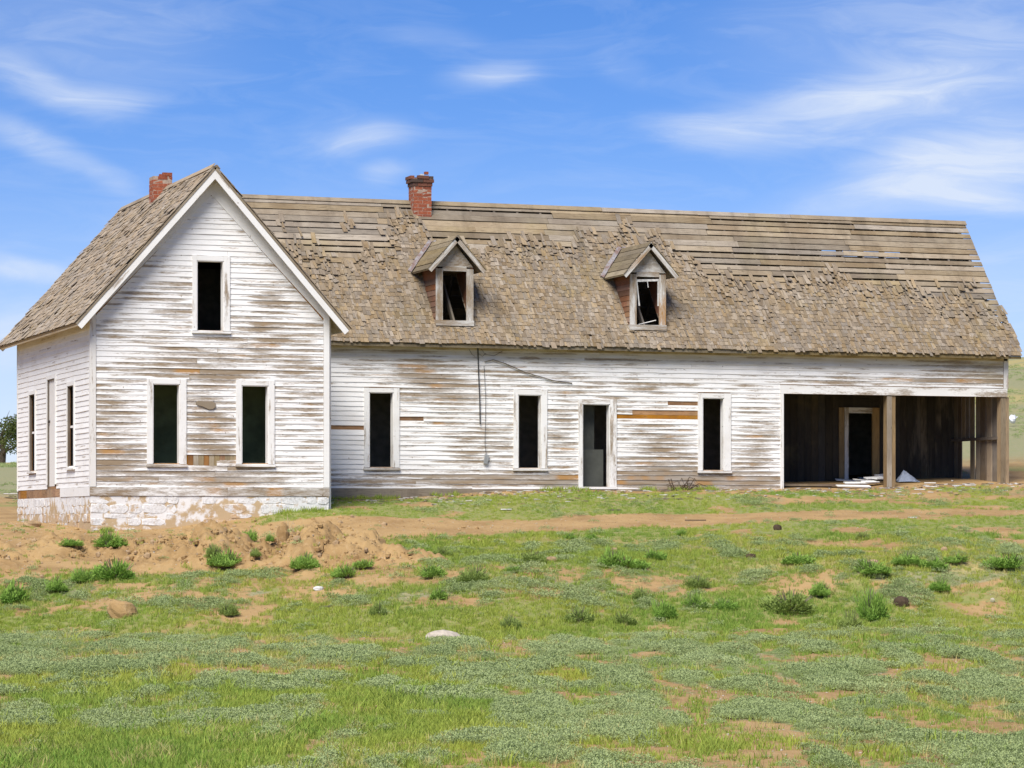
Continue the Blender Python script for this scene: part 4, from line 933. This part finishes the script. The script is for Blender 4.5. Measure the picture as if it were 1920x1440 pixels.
# dead stalk on the spike
p,d=spot(541,1004); mb=MB()
for a in ((0,.10,.45),(-.10,.05,.36),(.12,0,.34),(-.26,.0,.22)): mb.tube([(0,0,-.05),(a[0]*.4,a[1]*.4,a[2]*.55),(a[0],a[1],a[2])],.011,5,.004)
tag(ob('dead_stalk',mb.mesh('dead_stalk','dead_stalk'),pos=p),'pale dry forked weed stalk standing by the earth spike','weed stalk')

def lath(px,py,w,ang,name,lab,cat,mat='white_scrap',wd=.05,lift=.02,grp=None,dm=90,tilt=0.):
    p,d=spot(px,py,dmax=dm); L_=w*d/FPX; mb=MB(); mb.box(-L_/2,L_/2,-wd,wd,-.012,.012,wear=-.1)
    o=ob(name,mb.mesh(name,mat),pos=p+Vector((0,0,lift))); o.rotation_euler=(random.uniform(-.1,.1) if 'heap' not in (grp or 'x')+lab else random.uniform(.08,.30),tilt,-YAW+ang); return tag(o,lab,cat,grp)
PILE=[(1583,914,55,.35,'lowest and leftmost white board of the heap in front of the bay'),(1600,916,66,.22,'long white board lying flat at the front of the board heap'),(1612,911,62,.30,'white board lying second from the front in the board heap'),(1622,908,50,.55,'white board crossing the middle of the board heap'),(1632,912,44,.8,'short white board pointing towards the bay in the heap'),(1640,906,46,.62,'white board near the top of the board heap'),(1650,909,40,.9,'short white board at the right of the board heap'),(1655,903,36,.75,'last white board of the heap, beside the middle post'),(1586,903,40,.12,'single white board lying behind the left end of the board heap'),(1628,900,40,.4,'white board lying rearmost in the heap, against the bay')]
for i,(px,py,w,a,lab) in enumerate(PILE): lath(px,py,w,a,'board',lab,'board','trim_paint' if i%3 else 'white_scrap',.075,(.035+.02*(i%8)) if i<8 else .035,'boards heaped in front of the bay',tilt=random.uniform(-.08,.08))
lath(1724,919,20,.1,'scrap_strip','white strip on the bare soil between the posts, nearest the track','strip',wd=.04); lath(1746,914,22,.05,'scrap_strip','thin white strip just behind the nearest one between the posts','strip',wd=.02)
lath(1744,907,22,-.3,'scrap_strip','slanting white strip in the right half of the bay mouth','strip',wd=.02); lath(1794,912,16,.2,'scrap_strip','white scrap below the gap in the planked end wall','strip',wd=.05); lath(1819,911,20,0,'scrap_strip','white strip in front of the planked end wall','strip',wd=.03)
lath(1786,903,7,1.2,'scrap_strip','small upright white chip inside the bay by the end wall','chip',wd=.02)
lath(797,937,32,-.05,'stick','pale stick on the grass under the first wing window','stick','dead_stalk',.012); lath(812,933,24,.35,'stick','shorter pale stick crossing behind the first stick','stick','dead_stalk',.010)
lath(949,957,20,.0,'scrap_strip','white scrap on the grass strip in front of the second wing window','strip',wd=.06)
lath(1255,937,46,-.02,'stick','grey stick lying on the soil right of the doorway','stick','stick_wood',.012); lath(1304,977,40,.03,'stick','grey stick beside the dirt track','stick','stick_wood',.012)
lath(1711,972,16,.1,'scrap_strip','white scrap at the edge of the dirt track','strip',wd=.03)
lath(610,1139,22,.1,'stick','dark stick on the bank below the white block','stick','stick_wood',.02)
lath(925,1247,30,.1,'stick','pale stick lying in the sage right of the flat rock','stick','dead_stalk',.014); lath(1152,958,24,.05,'stick','dark driftwood stick on the grass by the track','stick','stick_wood',.02)
# crumpled blue-grey sheet by the middle post
p,d=spot(1699,905,dmax=90); mb=MB(); nn=Noise(77); W_=.36; ids=[]
for j in range(9):
    f=j/8; row=[]
    for i in range(12):
        a=2*math.pi*i/12; r_=(1-f)**.8*W_*(.75+.5*float(nn.fbm(np.array(i*.9),np.array(f*3),2)))*(1 if math.cos(a)>0 else .75)
        row.append(mb.vert((r_*math.cos(a)-.07*f,r_*math.sin(a)*.7,f*.30+.03*float(nn.v(np.array(i*.7),np.array(j*.8))))))
    ids.append(row)
for j in range(8):
    for i in range(12): mb.face([ids[j][i],ids[j][(i+1)%12],ids[j+1][(i+1)%12],ids[j+1][i]])
mb.face(ids[8]); tag(ob('plastic_sheet',mb.mesh('plastic_sheet','bag_blue'),pos=p),'crumpled blue-grey plastic sheet on the ground right of the middle post','plastic sheet')
# brush of dead branches against the wall
p,d=spot(1276,920,dmax=90); mb=MB(); rr=random.Random(5)
for i in range(16):
    a=rr.uniform(0,6.28); L_=rr.uniform(.2,.5); h=rr.uniform(.05,.30); s0=Vector((rr.uniform(-.2,.2),rr.uniform(-.1,.1),0)); m_=s0+Vector((math.cos(a)*L_*.6,math.sin(a)*L_*.3-.05,h+.05)); e_=m_+Vector((math.cos(a)*L_*.5,math.sin(a)*L_*.2,-h*rr.uniform(.2,.9)))
    mb.tube([s0,m_,e_],.014,5,.005)
tag(ob('dead_brush',mb.mesh('dead_brush','dark_clod'),pos=p),'tangle of dead dark branches against the wall below the last wing window','dead brush')
# far scraps
lath(20,934,26,.2,'scrap_board','white scrap board in the grass behind the left corner of the house','board','white_scrap',.22,.12,dm=140)
p,d=spot(1899,800,dmin=85,dmax=240); p=p+Vector((0,0,.25)); mb=MB(); nn=Noise(91); ids=[]
for j in range(7):
    row=[]
    for i in range(10):
        th=math.pi*j/6; ph=2*math.pi*i/10; k=.6+.7*float(nn.v(np.array(i*.8),np.array(j*.9))); row.append(mb.vert((math.sin(th)*math.cos(ph)*.12*k,math.sin(th)*math.sin(ph)*.10*k,math.cos(th)*.14*k)))
    ids.append(row)
for j in range(6):
    for i in range(10): mb.face([ids[j][i],ids[j+1][i],ids[j+1][(i+1)%10],ids[j][(i+1)%10]])
mb.tube([(.05,0,.03),(.11,0,.04),(.18,0,.08)],.045,6,.012)
tag(ob('plastic_bag',mb.mesh('plastic_bag','bag_white'),pos=p),'white plastic bag caught on the hillside beside the right end post','plastic bag')

# ---------------------------------------------------------------- shrubs
def blade_shrub(seed,n,spread,leafy):
    rr=np.random.default_rng(seed); mb=MB(); lob=[np.array([0,0,0,.9])]+[np.array([math.cos(a)*.26*rr.uniform(.6,1.2),math.sin(a)*.26*rr.uniform(.6,1.2),0,rr.uniform(.42,.74)]) for a in rr.uniform(0,6.28,5)]
    for i in range(n):
        ph=rr.uniform(0,2*math.pi); th=math.acos(1-rr.random()*.93)*spread; rad=rr.uniform(.55,1.0)
        dr=np.array([math.sin(th)*math.cos(ph),math.sin(th)*math.sin(ph),math.cos(th)*1.0]); lump=.78+.44*math.sin(ph*3+seed)*math.sin(th*4+seed*.7)*.6+rr.normal(0,.07)
        cl=lob[rr.integers(len(lob))]; tip=cl[:3]+dr*np.array([.5,.5,.98])*rad*lump*cl[3]; base=cl[:3]+(tip-cl[:3])*rr.uniform(.66,.86); base[2]*=.85; up=tip-base; w=np.cross(up,rr.normal(size=3)); w=w/np.linalg.norm(w)*(.011 if not leafy else .022)*rr.uniform(.7,1.3)
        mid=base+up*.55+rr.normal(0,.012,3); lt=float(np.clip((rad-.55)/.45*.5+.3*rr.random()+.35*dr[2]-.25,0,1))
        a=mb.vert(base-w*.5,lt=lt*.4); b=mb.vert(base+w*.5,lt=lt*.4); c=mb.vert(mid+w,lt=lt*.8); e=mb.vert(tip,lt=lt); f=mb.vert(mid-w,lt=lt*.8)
        mb.face([a,b,c,f]); mb.face([f,c,e])
    st=MB()
    for i in range(14):
        ph=rr.uniform(0,6.28); th=rr.uniform(.1,1.1); st.tube([(0,0,-.05),(math.sin(th)*math.cos(ph)*.2,math.sin(th)*math.sin(ph)*.2,.3),(math.sin(th)*math.cos(ph)*.38,math.sin(th)*math.sin(ph)*.38,.62*math.cos(th)+.1)],.012,4,.004)
    return mb,st
FOL=[];STM=[]
for s in range(6):
    f_,st_=blade_shrub(20+s,3600,1.0 if s<4 else .8,s==3); FOL.append((f_.mesh('foliage','shrub_leaf'),None)); STM.append(st_.mesh('stems','stick_wood'))
FOL_O=[m.copy() for m,_ in FOL[:3]]
for m in FOL_O: m.materials.clear(); m.materials.append(M['olive_leaf'])
SH=[ # direction, width, height, olive?, label
(27,1131,50,38,0,'dark green round shrub at the left edge of the picture, on the bank'),
(106,1110,42,27,0,'green shrub second from the left edge along the dirt slope'),
(153,1094,40,26,0,'small green shrub just left of the big wide one by the dirt slope'),
(217,1088,78,38,0,'widest bright green shrub at the foot of the left dirt slope'),
(202,1026,54,30,0,'leafy dark green weed clump right below the stone corner of the gable block'),
(126,1024,46,14,0,'low flat weed patch on the dirt below the side wall'),
(399,1046,30,25,1,'greyish weed on the side of the low dirt heap'),
(426,1065,58,30,0,'bright green shrub at the foot of the low dirt heap'),
(470,1017,34,24,0,'leafy weed on the dirt left of the earth spike'),
(505,1017,16,13,0,'tiny leafy weed beside the earth spike'),
(479,1043,22,16,1,'small dusty weed on bare dirt between the two heaps'),
(571,1067,48,29,0,'green shrub at the foot of the large dirt heap'),
(425,1154,40,24,1,'lone dark shrub low on the bank above the gully, below the left gable windows'),
(650,1084,46,25,0,'pale green shrub at the foot of the large dirt heap, right of the first one'),
(686,1067,38,17,0,'low shrub touching the right foot of the large dirt heap'),
(807,1083,48,24,0,'green shrub just beyond the right tip of the large dirt heap'),
(828,1043,32,17,1,'small bush in the meadow behind the tip of the dirt heap'),
(893,1094,48,33,1,'spiky olive shrub on the bank edge under the first dormer'),
(822,1124,30,20,0,'small bright shrub on the bank below the spiky olive one'),
(711,1153,28,25,1,'small dark shrub on the bank left of the flat rock'),
(963,1075,32,12,0,'flat little shrub on the bank edge right of the spiky olive one'),
(999,1055,44,20,1,'bush in the meadow beside a tan stone'),
(1070,1011,24,11,0,'left one of two small dark shrubs at the near edge of the track'),
(1111,1013,24,12,0,'right one of two small dark shrubs at the near edge of the track'),
(1145,1066,40,36,0,'upright dark shrub in the meadow below the doorway'),
(1176,1068,62,22,0,'low wide shrub directly right of the upright dark one'),
(1224,1051,42,20,0,'dark round shrub in the meadow under the second dormer'),
(1279,1003,20,10,0,'tiny shrub at the near edge of the track below the last wing window'),
(1086,1166,54,28,1,'olive shrub on the bank above the gully, below the doorway'),
(957,1178,34,24,1,'faint olive shrub in the gully right of the flat rock'),
(1202,1126,32,24,1,'olive shrub high on the bank below the round meadow shrub'),
(1166,1171,44,22,1,'olive shrub low on the bank left of the bushy green one'),
(1241,1162,44,36,0,'bushy bright green shrub low on the bank under the second dormer'),
(1312,1102,46,22,1,'olive green shrub upper bank, right of the second dormer'),
(1301,1140,42,27,0,'green shrub mid bank, left one of a close pair'),
(1354,1143,40,20,0,'green shrub mid bank, right one of a close pair'),
(1483,1149,94,40,1,'wide sprawling olive shrub on the bank below the bay'),
(1539,1119,40,26,0,'green shrub at the upper right shoulder of the sprawling olive one'),
(1498,1060,56,22,0,'dark round shrub on the bank edge below the left jamb of the bay'),
(1616,1012,26,14,1,'small sparse weed in the grass between track and bank edge'),
(1631,1075,70,25,0,'broad shrub on the bank edge below the inner doorway'),
(1697,1059,56,20,0,'dark green shrub on the bank edge below the middle post'),
(1751,1068,44,20,0,'pale green shrub right of the dark one below the middle post'),
(1798,1057,50,16,0,'flat green shrub on the bank edge below the end wall'),
(1893,1068,70,28,0,'large green shrub on the bank edge at the right border'),
(1631,1162,58,56,0,'tallest green shrub, standing on the bank below the inner doorway'),
(1594,1180,40,36,1,'thin upright olive shrub left of the tallest one'),
(1762,1109,34,22,0,'small green shrub high on the bank at right'),
]
for i,(px,py,w,h,ol,lab) in enumerate(SH):
    p,d=spot(px,py,dmax=75); r=ob('shrub',None,pos=p); tag(r,lab,'shrub','shrubs on the bank and meadow')
    W_=w*d/FPX; H_=h*d/FPX; sc=(W_*1.5,W_*1.5,H_*1.6)
    k=(i*7+3)%6 if not ol else i%3
    f_=ob('foliage',FOL_O[k] if ol else FOL[k][0],r); s_=ob('stems',STM[k],r)
    for o in (f_,s_): o.scale=sc; o.rotation_euler=(0,0,i*1.9)
    p.z-=.03*H_; r.location=p

# ---------------------------------------------------------------- juniper behind the left corner
def tree(px,py,h,w,lab,seed):
    p,d=spot(px,py,dmin=85,dmax=240); rr=np.random.default_rng(seed); root=ob('juniper_tree',None,pos=p); tag(root,lab,'tree')
    tk=MB(); limbs=[]
    tk.tube([(0,0,-.2),(.1,0,h*.25),(.05,.1,h*.55),(.2,0,h*.8)],w*.055,8,.03)
    for i in range(11):
        a=i*2.4+rr.uniform(-.3,.3); z0=h*rr.uniform(.12,.6); L_=w*.5*rr.uniform(.6,1.05)*(1.1-.5*z0/h); e=Vector((math.cos(a)*L_,math.sin(a)*L_,z0+h*rr.uniform(.08,.3)))
        tk.tube([(0.05,0,z0),(e.x*.5,e.y*.5,(z0+e.z)/2+.1),e],.06,6,.015); limbs.append(e)
    for a in ((.25,1.0),(.02,1.04),(-.35,.93)): tk.tube([(.15,0,h*.7),(a[0]*w*.3+.2,0,h*.88),(a[0]*w*.5+.35,0,h*a[1])],.03,5,.006)
    ob('trunk',tk.mesh('trunk','bark'),root)
    cr=MB(); cl=[(Vector((rr.normal(0,.16)*w,rr.normal(0,.16)*w,h*rr.uniform(.15,.85))),rr.uniform(.16,.30)*w) for _ in range(12)]+[(e,rr.uniform(.13,.22)*w) for e in limbs]
    for c,r_ in cl:
        for q in range(330):
            v=rr.normal(size=3); v/=np.linalg.norm(v); v=v*r_*rr.random()**.4; v[2]*=.72; c_=np.array(c)+v; u=rr.normal(size=3); u/=np.linalg.norm(u); s=np.cross(u,rr.normal(size=3)); s/=np.linalg.norm(s); s_=.05*rr.uniform(.6,1.4); lt=float(np.clip(.3+v[2]/r_*.6+rr.normal(0,.15),0,1))
            cr.face([cr.vert(c_-u*s_,lt=lt),cr.vert(c_+s*s_*.6,lt=lt),cr.vert(c_+u*s_,lt=lt),cr.vert(c_-s*s_*.6,lt=lt)])
    ob('crown',cr.mesh('crown','tree_leaf'),root)
tree(2,872,2.35,3.4,'dark juniper with bare upper twigs behind the left corner of the house',3)

# ---------------------------------------------------------------- grass and sage cover
def clump_sage(seed):
    rr=np.random.default_rng(seed); mb=MB()
    for i in range(140):
        a=rr.uniform(0,6.28); r_=.085*math.sqrt(rr.random()); h=(.040+.024*rr.random())*(1-(r_/.11)**2)+.008; c=np.array([r_*math.cos(a),r_*math.sin(a),h*rr.uniform(.55,1)])
        u=np.array([math.cos(a)*.6+rr.normal(0,.5),math.sin(a)*.6+rr.normal(0,.5),rr.uniform(.2,1.1)]); u/=np.linalg.norm(u); s=np.cross(u,rr.normal(size=3)); s/=np.linalg.norm(s); L_=rr.uniform(.0045,.0085); lt=float(np.clip((c[2]/.065)**1.5*.6+rr.normal(0,.05),0,1))
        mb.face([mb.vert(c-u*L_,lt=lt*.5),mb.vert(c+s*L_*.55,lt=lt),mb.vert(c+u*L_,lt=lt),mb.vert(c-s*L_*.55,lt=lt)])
    return mb.mesh('sage_clump','sage_leaf')
def clump_grass(seed,mat,n=20,hh=.11):
    rr=np.random.default_rng(seed); mb=MB()
    for i in range(n):
        a=rr.uniform(0,6.28); r_=.06*math.sqrt(rr.random()); b=np.array([r_*math.cos(a),r_*math.sin(a),-.01]); h=hh*rr.uniform(.45,1.15); ln=np.array([rr.normal(0,.35),rr.normal(0,.35),0])*h
        w=rr.uniform(-1,1,2); w=np.array([w[0],w[1],0]); w/=np.linalg.norm(w)+1e-6; w*=.0032; m=b+np.array([0,0,h*.6])+ln*.35; t_=b+np.array([0,0,h])+ln; lt=rr.random()
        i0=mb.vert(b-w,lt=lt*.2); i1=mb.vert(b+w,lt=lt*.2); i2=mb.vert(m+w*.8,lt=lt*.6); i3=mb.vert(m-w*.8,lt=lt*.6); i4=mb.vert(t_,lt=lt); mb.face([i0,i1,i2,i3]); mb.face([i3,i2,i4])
    return mb.mesh('grass_tuft',mat)
def coll(name,meshes):
    c=bpy.data.collections.new(name)
    for m in meshes: c.objects.link(bpy.data.objects.new(name+'_clump',m))
    return c
def scatter(name,P,sc,tint,col,nvar,lab):
    n=len(P); me=bpy.data.meshes.new(name); me.vertices.add(n); me.vertices.foreach_set('co',P.astype(np.float32).ravel())
    for k,typ,arr in (('sc','FLOAT',sc),('tint','FLOAT',tint),('rz','FLOAT',RNG.uniform(0,6.28,n)),('var','INT',RNG.integers(0,nvar,n))):
        a=me.attributes.new(k,typ,'POINT'); a.data.foreach_set('value',arr.astype(np.float32 if typ=='FLOAT' else np.int32))
    o=kind(ob(name,me),'stuff'); o['label']=lab; o['category']=name.split('_')[0]
    g=bpy.data.node_groups.new(name,'GeometryNodeTree'); g.interface.new_socket('Geometry',in_out='INPUT',socket_type='NodeSocketGeometry'); g.interface.new_socket('Geometry',in_out='OUTPUT',socket_type='NodeSocketGeometry')
    N=g.nodes; L=g.links; gi=N.new('NodeGroupInput'); go=N.new('NodeGroupOutput'); ip=N.new('GeometryNodeInstanceOnPoints'); ci=N.new('GeometryNodeCollectionInfo'); ci.inputs['Collection'].default_value=col; ci.inputs['Separate Children'].default_value=True; ci.inputs['Reset Children'].default_value=True
    def at(nm,t):
        a=N.new('GeometryNodeInputNamedAttribute'); a.data_type=t; a.inputs['Name'].default_value=nm; return a.outputs['Attribute']
    cx=N.new('ShaderNodeCombineXYZ'); L.new(at('rz','FLOAT'),cx.inputs[2]); er=N.new('FunctionNodeEulerToRotation'); L.new(cx.outputs[0],er.inputs[0])
    L.new(gi.outputs[0],ip.inputs['Points']); L.new(ci.outputs[0],ip.inputs['Instance']); ip.inputs['Pick Instance'].default_value=True; L.new(at('var','INT'),ip.inputs['Instance Index']); L.new(er.outputs[0],ip.inputs['Rotation'])
    L.new(at('sc','FLOAT'),ip.inputs['Scale']); L.new(ip.outputs[0],go.inputs[0])
    md=o.modifiers.new('scatter','NODES'); md.node_group=g
def sample(dens,d0,d1,marg=5.0):
    """even random points on the ground in the wedge in front of the photographer"""
    w=lambda d:.175*d+marg
    A=2*((d1-d0)*(w(d0)+w(d1))/2); n=int(A*dens); d=RNG.uniform(d0,d1,n*2); l=RNG.uniform(-1,1,n*2)*w(d1); k=np.abs(l)<w(d); l,d=l[k],d[k]; m=int(A*dens); return l[:m],d[:m]
def inside(x,y): return ((x>-.12)&(x<WA+.1)&(y>YA-.1)&(y<YB))|((x>WA)&(x<17.95)&(y>-.08)&(y<YB))|((x>17.9)&(x<LB+.1)&(y>.3)&(y<YB))
def place(l,d,keep,lift=0.):
    l,d=l[keep],d[keep]; x,y=XY(l,d); k=~inside(x,y); l,d,x,y=l[k],d[k],x[k],y[k]; return np.stack([x,y,ground_ld(l,d)+lift+np.maximum(heap_h(l,d)-.075,0)],-1),l,d
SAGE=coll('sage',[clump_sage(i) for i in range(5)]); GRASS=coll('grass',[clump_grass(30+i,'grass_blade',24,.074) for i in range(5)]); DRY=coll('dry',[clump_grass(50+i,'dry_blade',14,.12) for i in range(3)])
P,T,SC=[],[],[]
for d0,d1,den,s in ((17,32,300,.80),(32,50.6,190,1.0),(50.6,64,95,1.2),(64,80,22,1.2)):
    l,d=sample(den,d0,d1); g,sg,dr=cover(l,d); p,l,d=place(l,d,RNG.random(len(l))<sg*.92+.015); P.append(p); SC.append(s*RNG.uniform(.7,1.2,len(p))*(.45+1.1*sst(.38,.64,N4.fbm(l*2.8,d*.55,3)))); T.append(np.clip(N4.fbm(l*.8,d*.3,3)*1.6-.35+RNG.normal(0,.12,len(p)),0,1))
l,d=sample(1.4,80,170); k=(np.abs(l/d)>.150)&(N2.fbm(l*.12,d*.08,3)>.47); l,d=l[k],d[k]; P.append(np.stack([*XY(l,d),ground_ld(l,d)],-1)); SC.append(RNG.uniform(1.2,2.6,len(l))); T.append(RNG.random(len(l)))
scatter('sage_cover',np.concatenate(P),np.concatenate(SC),np.concatenate(T),SAGE,5,'low silvery green sage mats covering the foreground')
P,T,SC=[],[],[]
for d0,d1,den,s in ((17,32,330,.95),(32,50.6,170,1.05),(50.6,64,130,1.0),(64,80,80,.72)):
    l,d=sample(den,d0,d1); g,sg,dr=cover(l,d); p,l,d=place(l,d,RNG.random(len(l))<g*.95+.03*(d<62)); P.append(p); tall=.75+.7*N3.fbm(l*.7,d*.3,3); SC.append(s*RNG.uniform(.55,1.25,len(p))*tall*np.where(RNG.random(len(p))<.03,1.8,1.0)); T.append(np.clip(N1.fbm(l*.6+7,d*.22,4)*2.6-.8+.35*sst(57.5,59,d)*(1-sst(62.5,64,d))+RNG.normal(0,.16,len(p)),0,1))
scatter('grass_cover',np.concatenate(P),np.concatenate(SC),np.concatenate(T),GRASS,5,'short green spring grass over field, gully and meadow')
P,T,SC=[],[],[]
for d0,d1,den,s in ((17,32,120,.85),(32,50.6,70,1.0),(50.6,64,60,.9),(64,80,14,.7)):
    l,d=sample(den,d0,d1); g,sg,dr=cover(l,d); p,l,d=place(l,d,RNG.random(len(l))<dr*.9+.025*(d<62)); P.append(p); SC.append(s*RNG.uniform(.5,1.2,len(p))); T.append(RNG.random(len(p)))
scatter('dry_grass',np.concatenate(P),np.concatenate(SC),np.concatenate(T),DRY,3,'thin straw-coloured dry grass between the green')
# pebbles on bare soil
def pebble(seed):
    rr=np.random.default_rng(seed); mb=MB(); n=6; top=mb.vert((0,0,.012)); r_=[mb.vert((math.cos(i*6.28/n)*.018*rr.uniform(.7,1.3),math.sin(i*6.28/n)*.014*rr.uniform(.7,1.3),.004)) for i in range(n)]; b_=[mb.vert((math.cos(i*6.28/n)*.016,math.sin(i*6.28/n)*.013,-.01)) for i in range(n)]
    for i in range(n): mb.face([top,r_[i],r_[(i+1)%n]]); mb.face([r_[i],b_[i],b_[(i+1)%n],r_[(i+1)%n]])
    return mb.mesh('pebble','pale_rock' if seed==1 else 'tan_rock')
PEB=coll('pebble',[pebble(i) for i in range(4)]); l,d=sample(30,18,72); g,sg,dr=cover(l,d); p,l,d=place(l,d,(RNG.random(len(l))<.9-g-sg)); scatter('gravel_scatter',p,RNG.uniform(.35,1.1,len(p)),RNG.random(len(p)),PEB,4,'scattered small pebbles on bare soil')
# crumbs of dug earth on the heaps and the bare slope
def crumb(seed):
    rr=np.random.default_rng(seed+90); mb=MB(); n=6; top=mb.vert((rr.normal(0,.004),0,.030)); r_=[mb.vert((math.cos(i*6.28/n)*.030*rr.uniform(.6,1.35),math.sin(i*6.28/n)*.028*rr.uniform(.6,1.35),.010*rr.uniform(.3,1.6))) for i in range(n)]; b_=[mb.vert((math.cos(i*6.28/n)*.024,math.sin(i*6.28/n)*.024,-.02)) for i in range(n)]
    for i in range(n): mb.face([top,r_[i],r_[(i+1)%n]]); mb.face([r_[i],b_[i],b_[(i+1)%n],r_[(i+1)%n]])
    return mb.mesh('earth_crumb','soil' if seed<4 else 'tan_rock')
CRU=coll('crumb',[crumb(i) for i in range(5)]); l=RNG.uniform(-13,-.5,9000); d=RNG.uniform(57.5,66,9000); hh=heap_h(l,d); pr=.12+.75*sst(.05,.25,hh); g,sg,dr=cover(l,d); p,l,d=place(l,d,(RNG.random(len(l))<pr*(1-np.clip(g+sg,0,1))))
scatter('earth_crumbs',p,.35+2.2*RNG.random(len(p))**4,RNG.random(len(p)),CRU,5,'loose crumbs and clods of earth on the dug dirt')
# flakes, splinters and shingle bits fallen along the walls
def chip(seed):
    rr=np.random.default_rng(seed+70); mb=MB(); a,b=rr.uniform(.03,.11),rr.uniform(.012,.03); mb.hexa([(-a,-b,.0),(a,-b*.7,.004),(a*.9,b,.004),(-a,b,.0),(-a,-b,.010),(a,-b*.7,.016),(a*.9,b,.018),(-a,b,.012)],tint=rr.random()); return mb.mesh('wood_chip',('white_scrap','deck_wood','shingle_wood','white_scrap','plank_wood')[seed])
CHP=coll('chip',[chip(i) for i in range(5)]); x=RNG.uniform(WA+.3,LB+.4,900); y=-.12-2.6*RNG.random(900)**2; l,d=LD(x,y); p=np.stack([x,y,ground_ld(l,d)+.004],-1)
scatter('wood_litter',p,RNG.uniform(.4,1.35,len(p)),RNG.random(len(p)),CHP,5,'small paint flakes and wood splinters fallen along the long wall')
# a few weeds at the foot of the walls
x=np.concatenate([RNG.uniform(WA+.2,17.8,420),RNG.uniform(-.2,WA,120)]); y=np.concatenate([-.10-.30*RNG.random(420)**2,YA-.12-.3*RNG.random(120)]); l,d=LD(x,y); k=N2.fbm(x*.9,y*0+2.,3)>.50; l,d,x,y=l[k],d[k],x[k],y[k]
scatter('wall_weeds',np.stack([x,y,ground_ld(l,d)],-1),RNG.uniform(.7,2.2,len(x)),RNG.random(len(x)),GRASS,5,'thin green weeds along the foot of the walls')
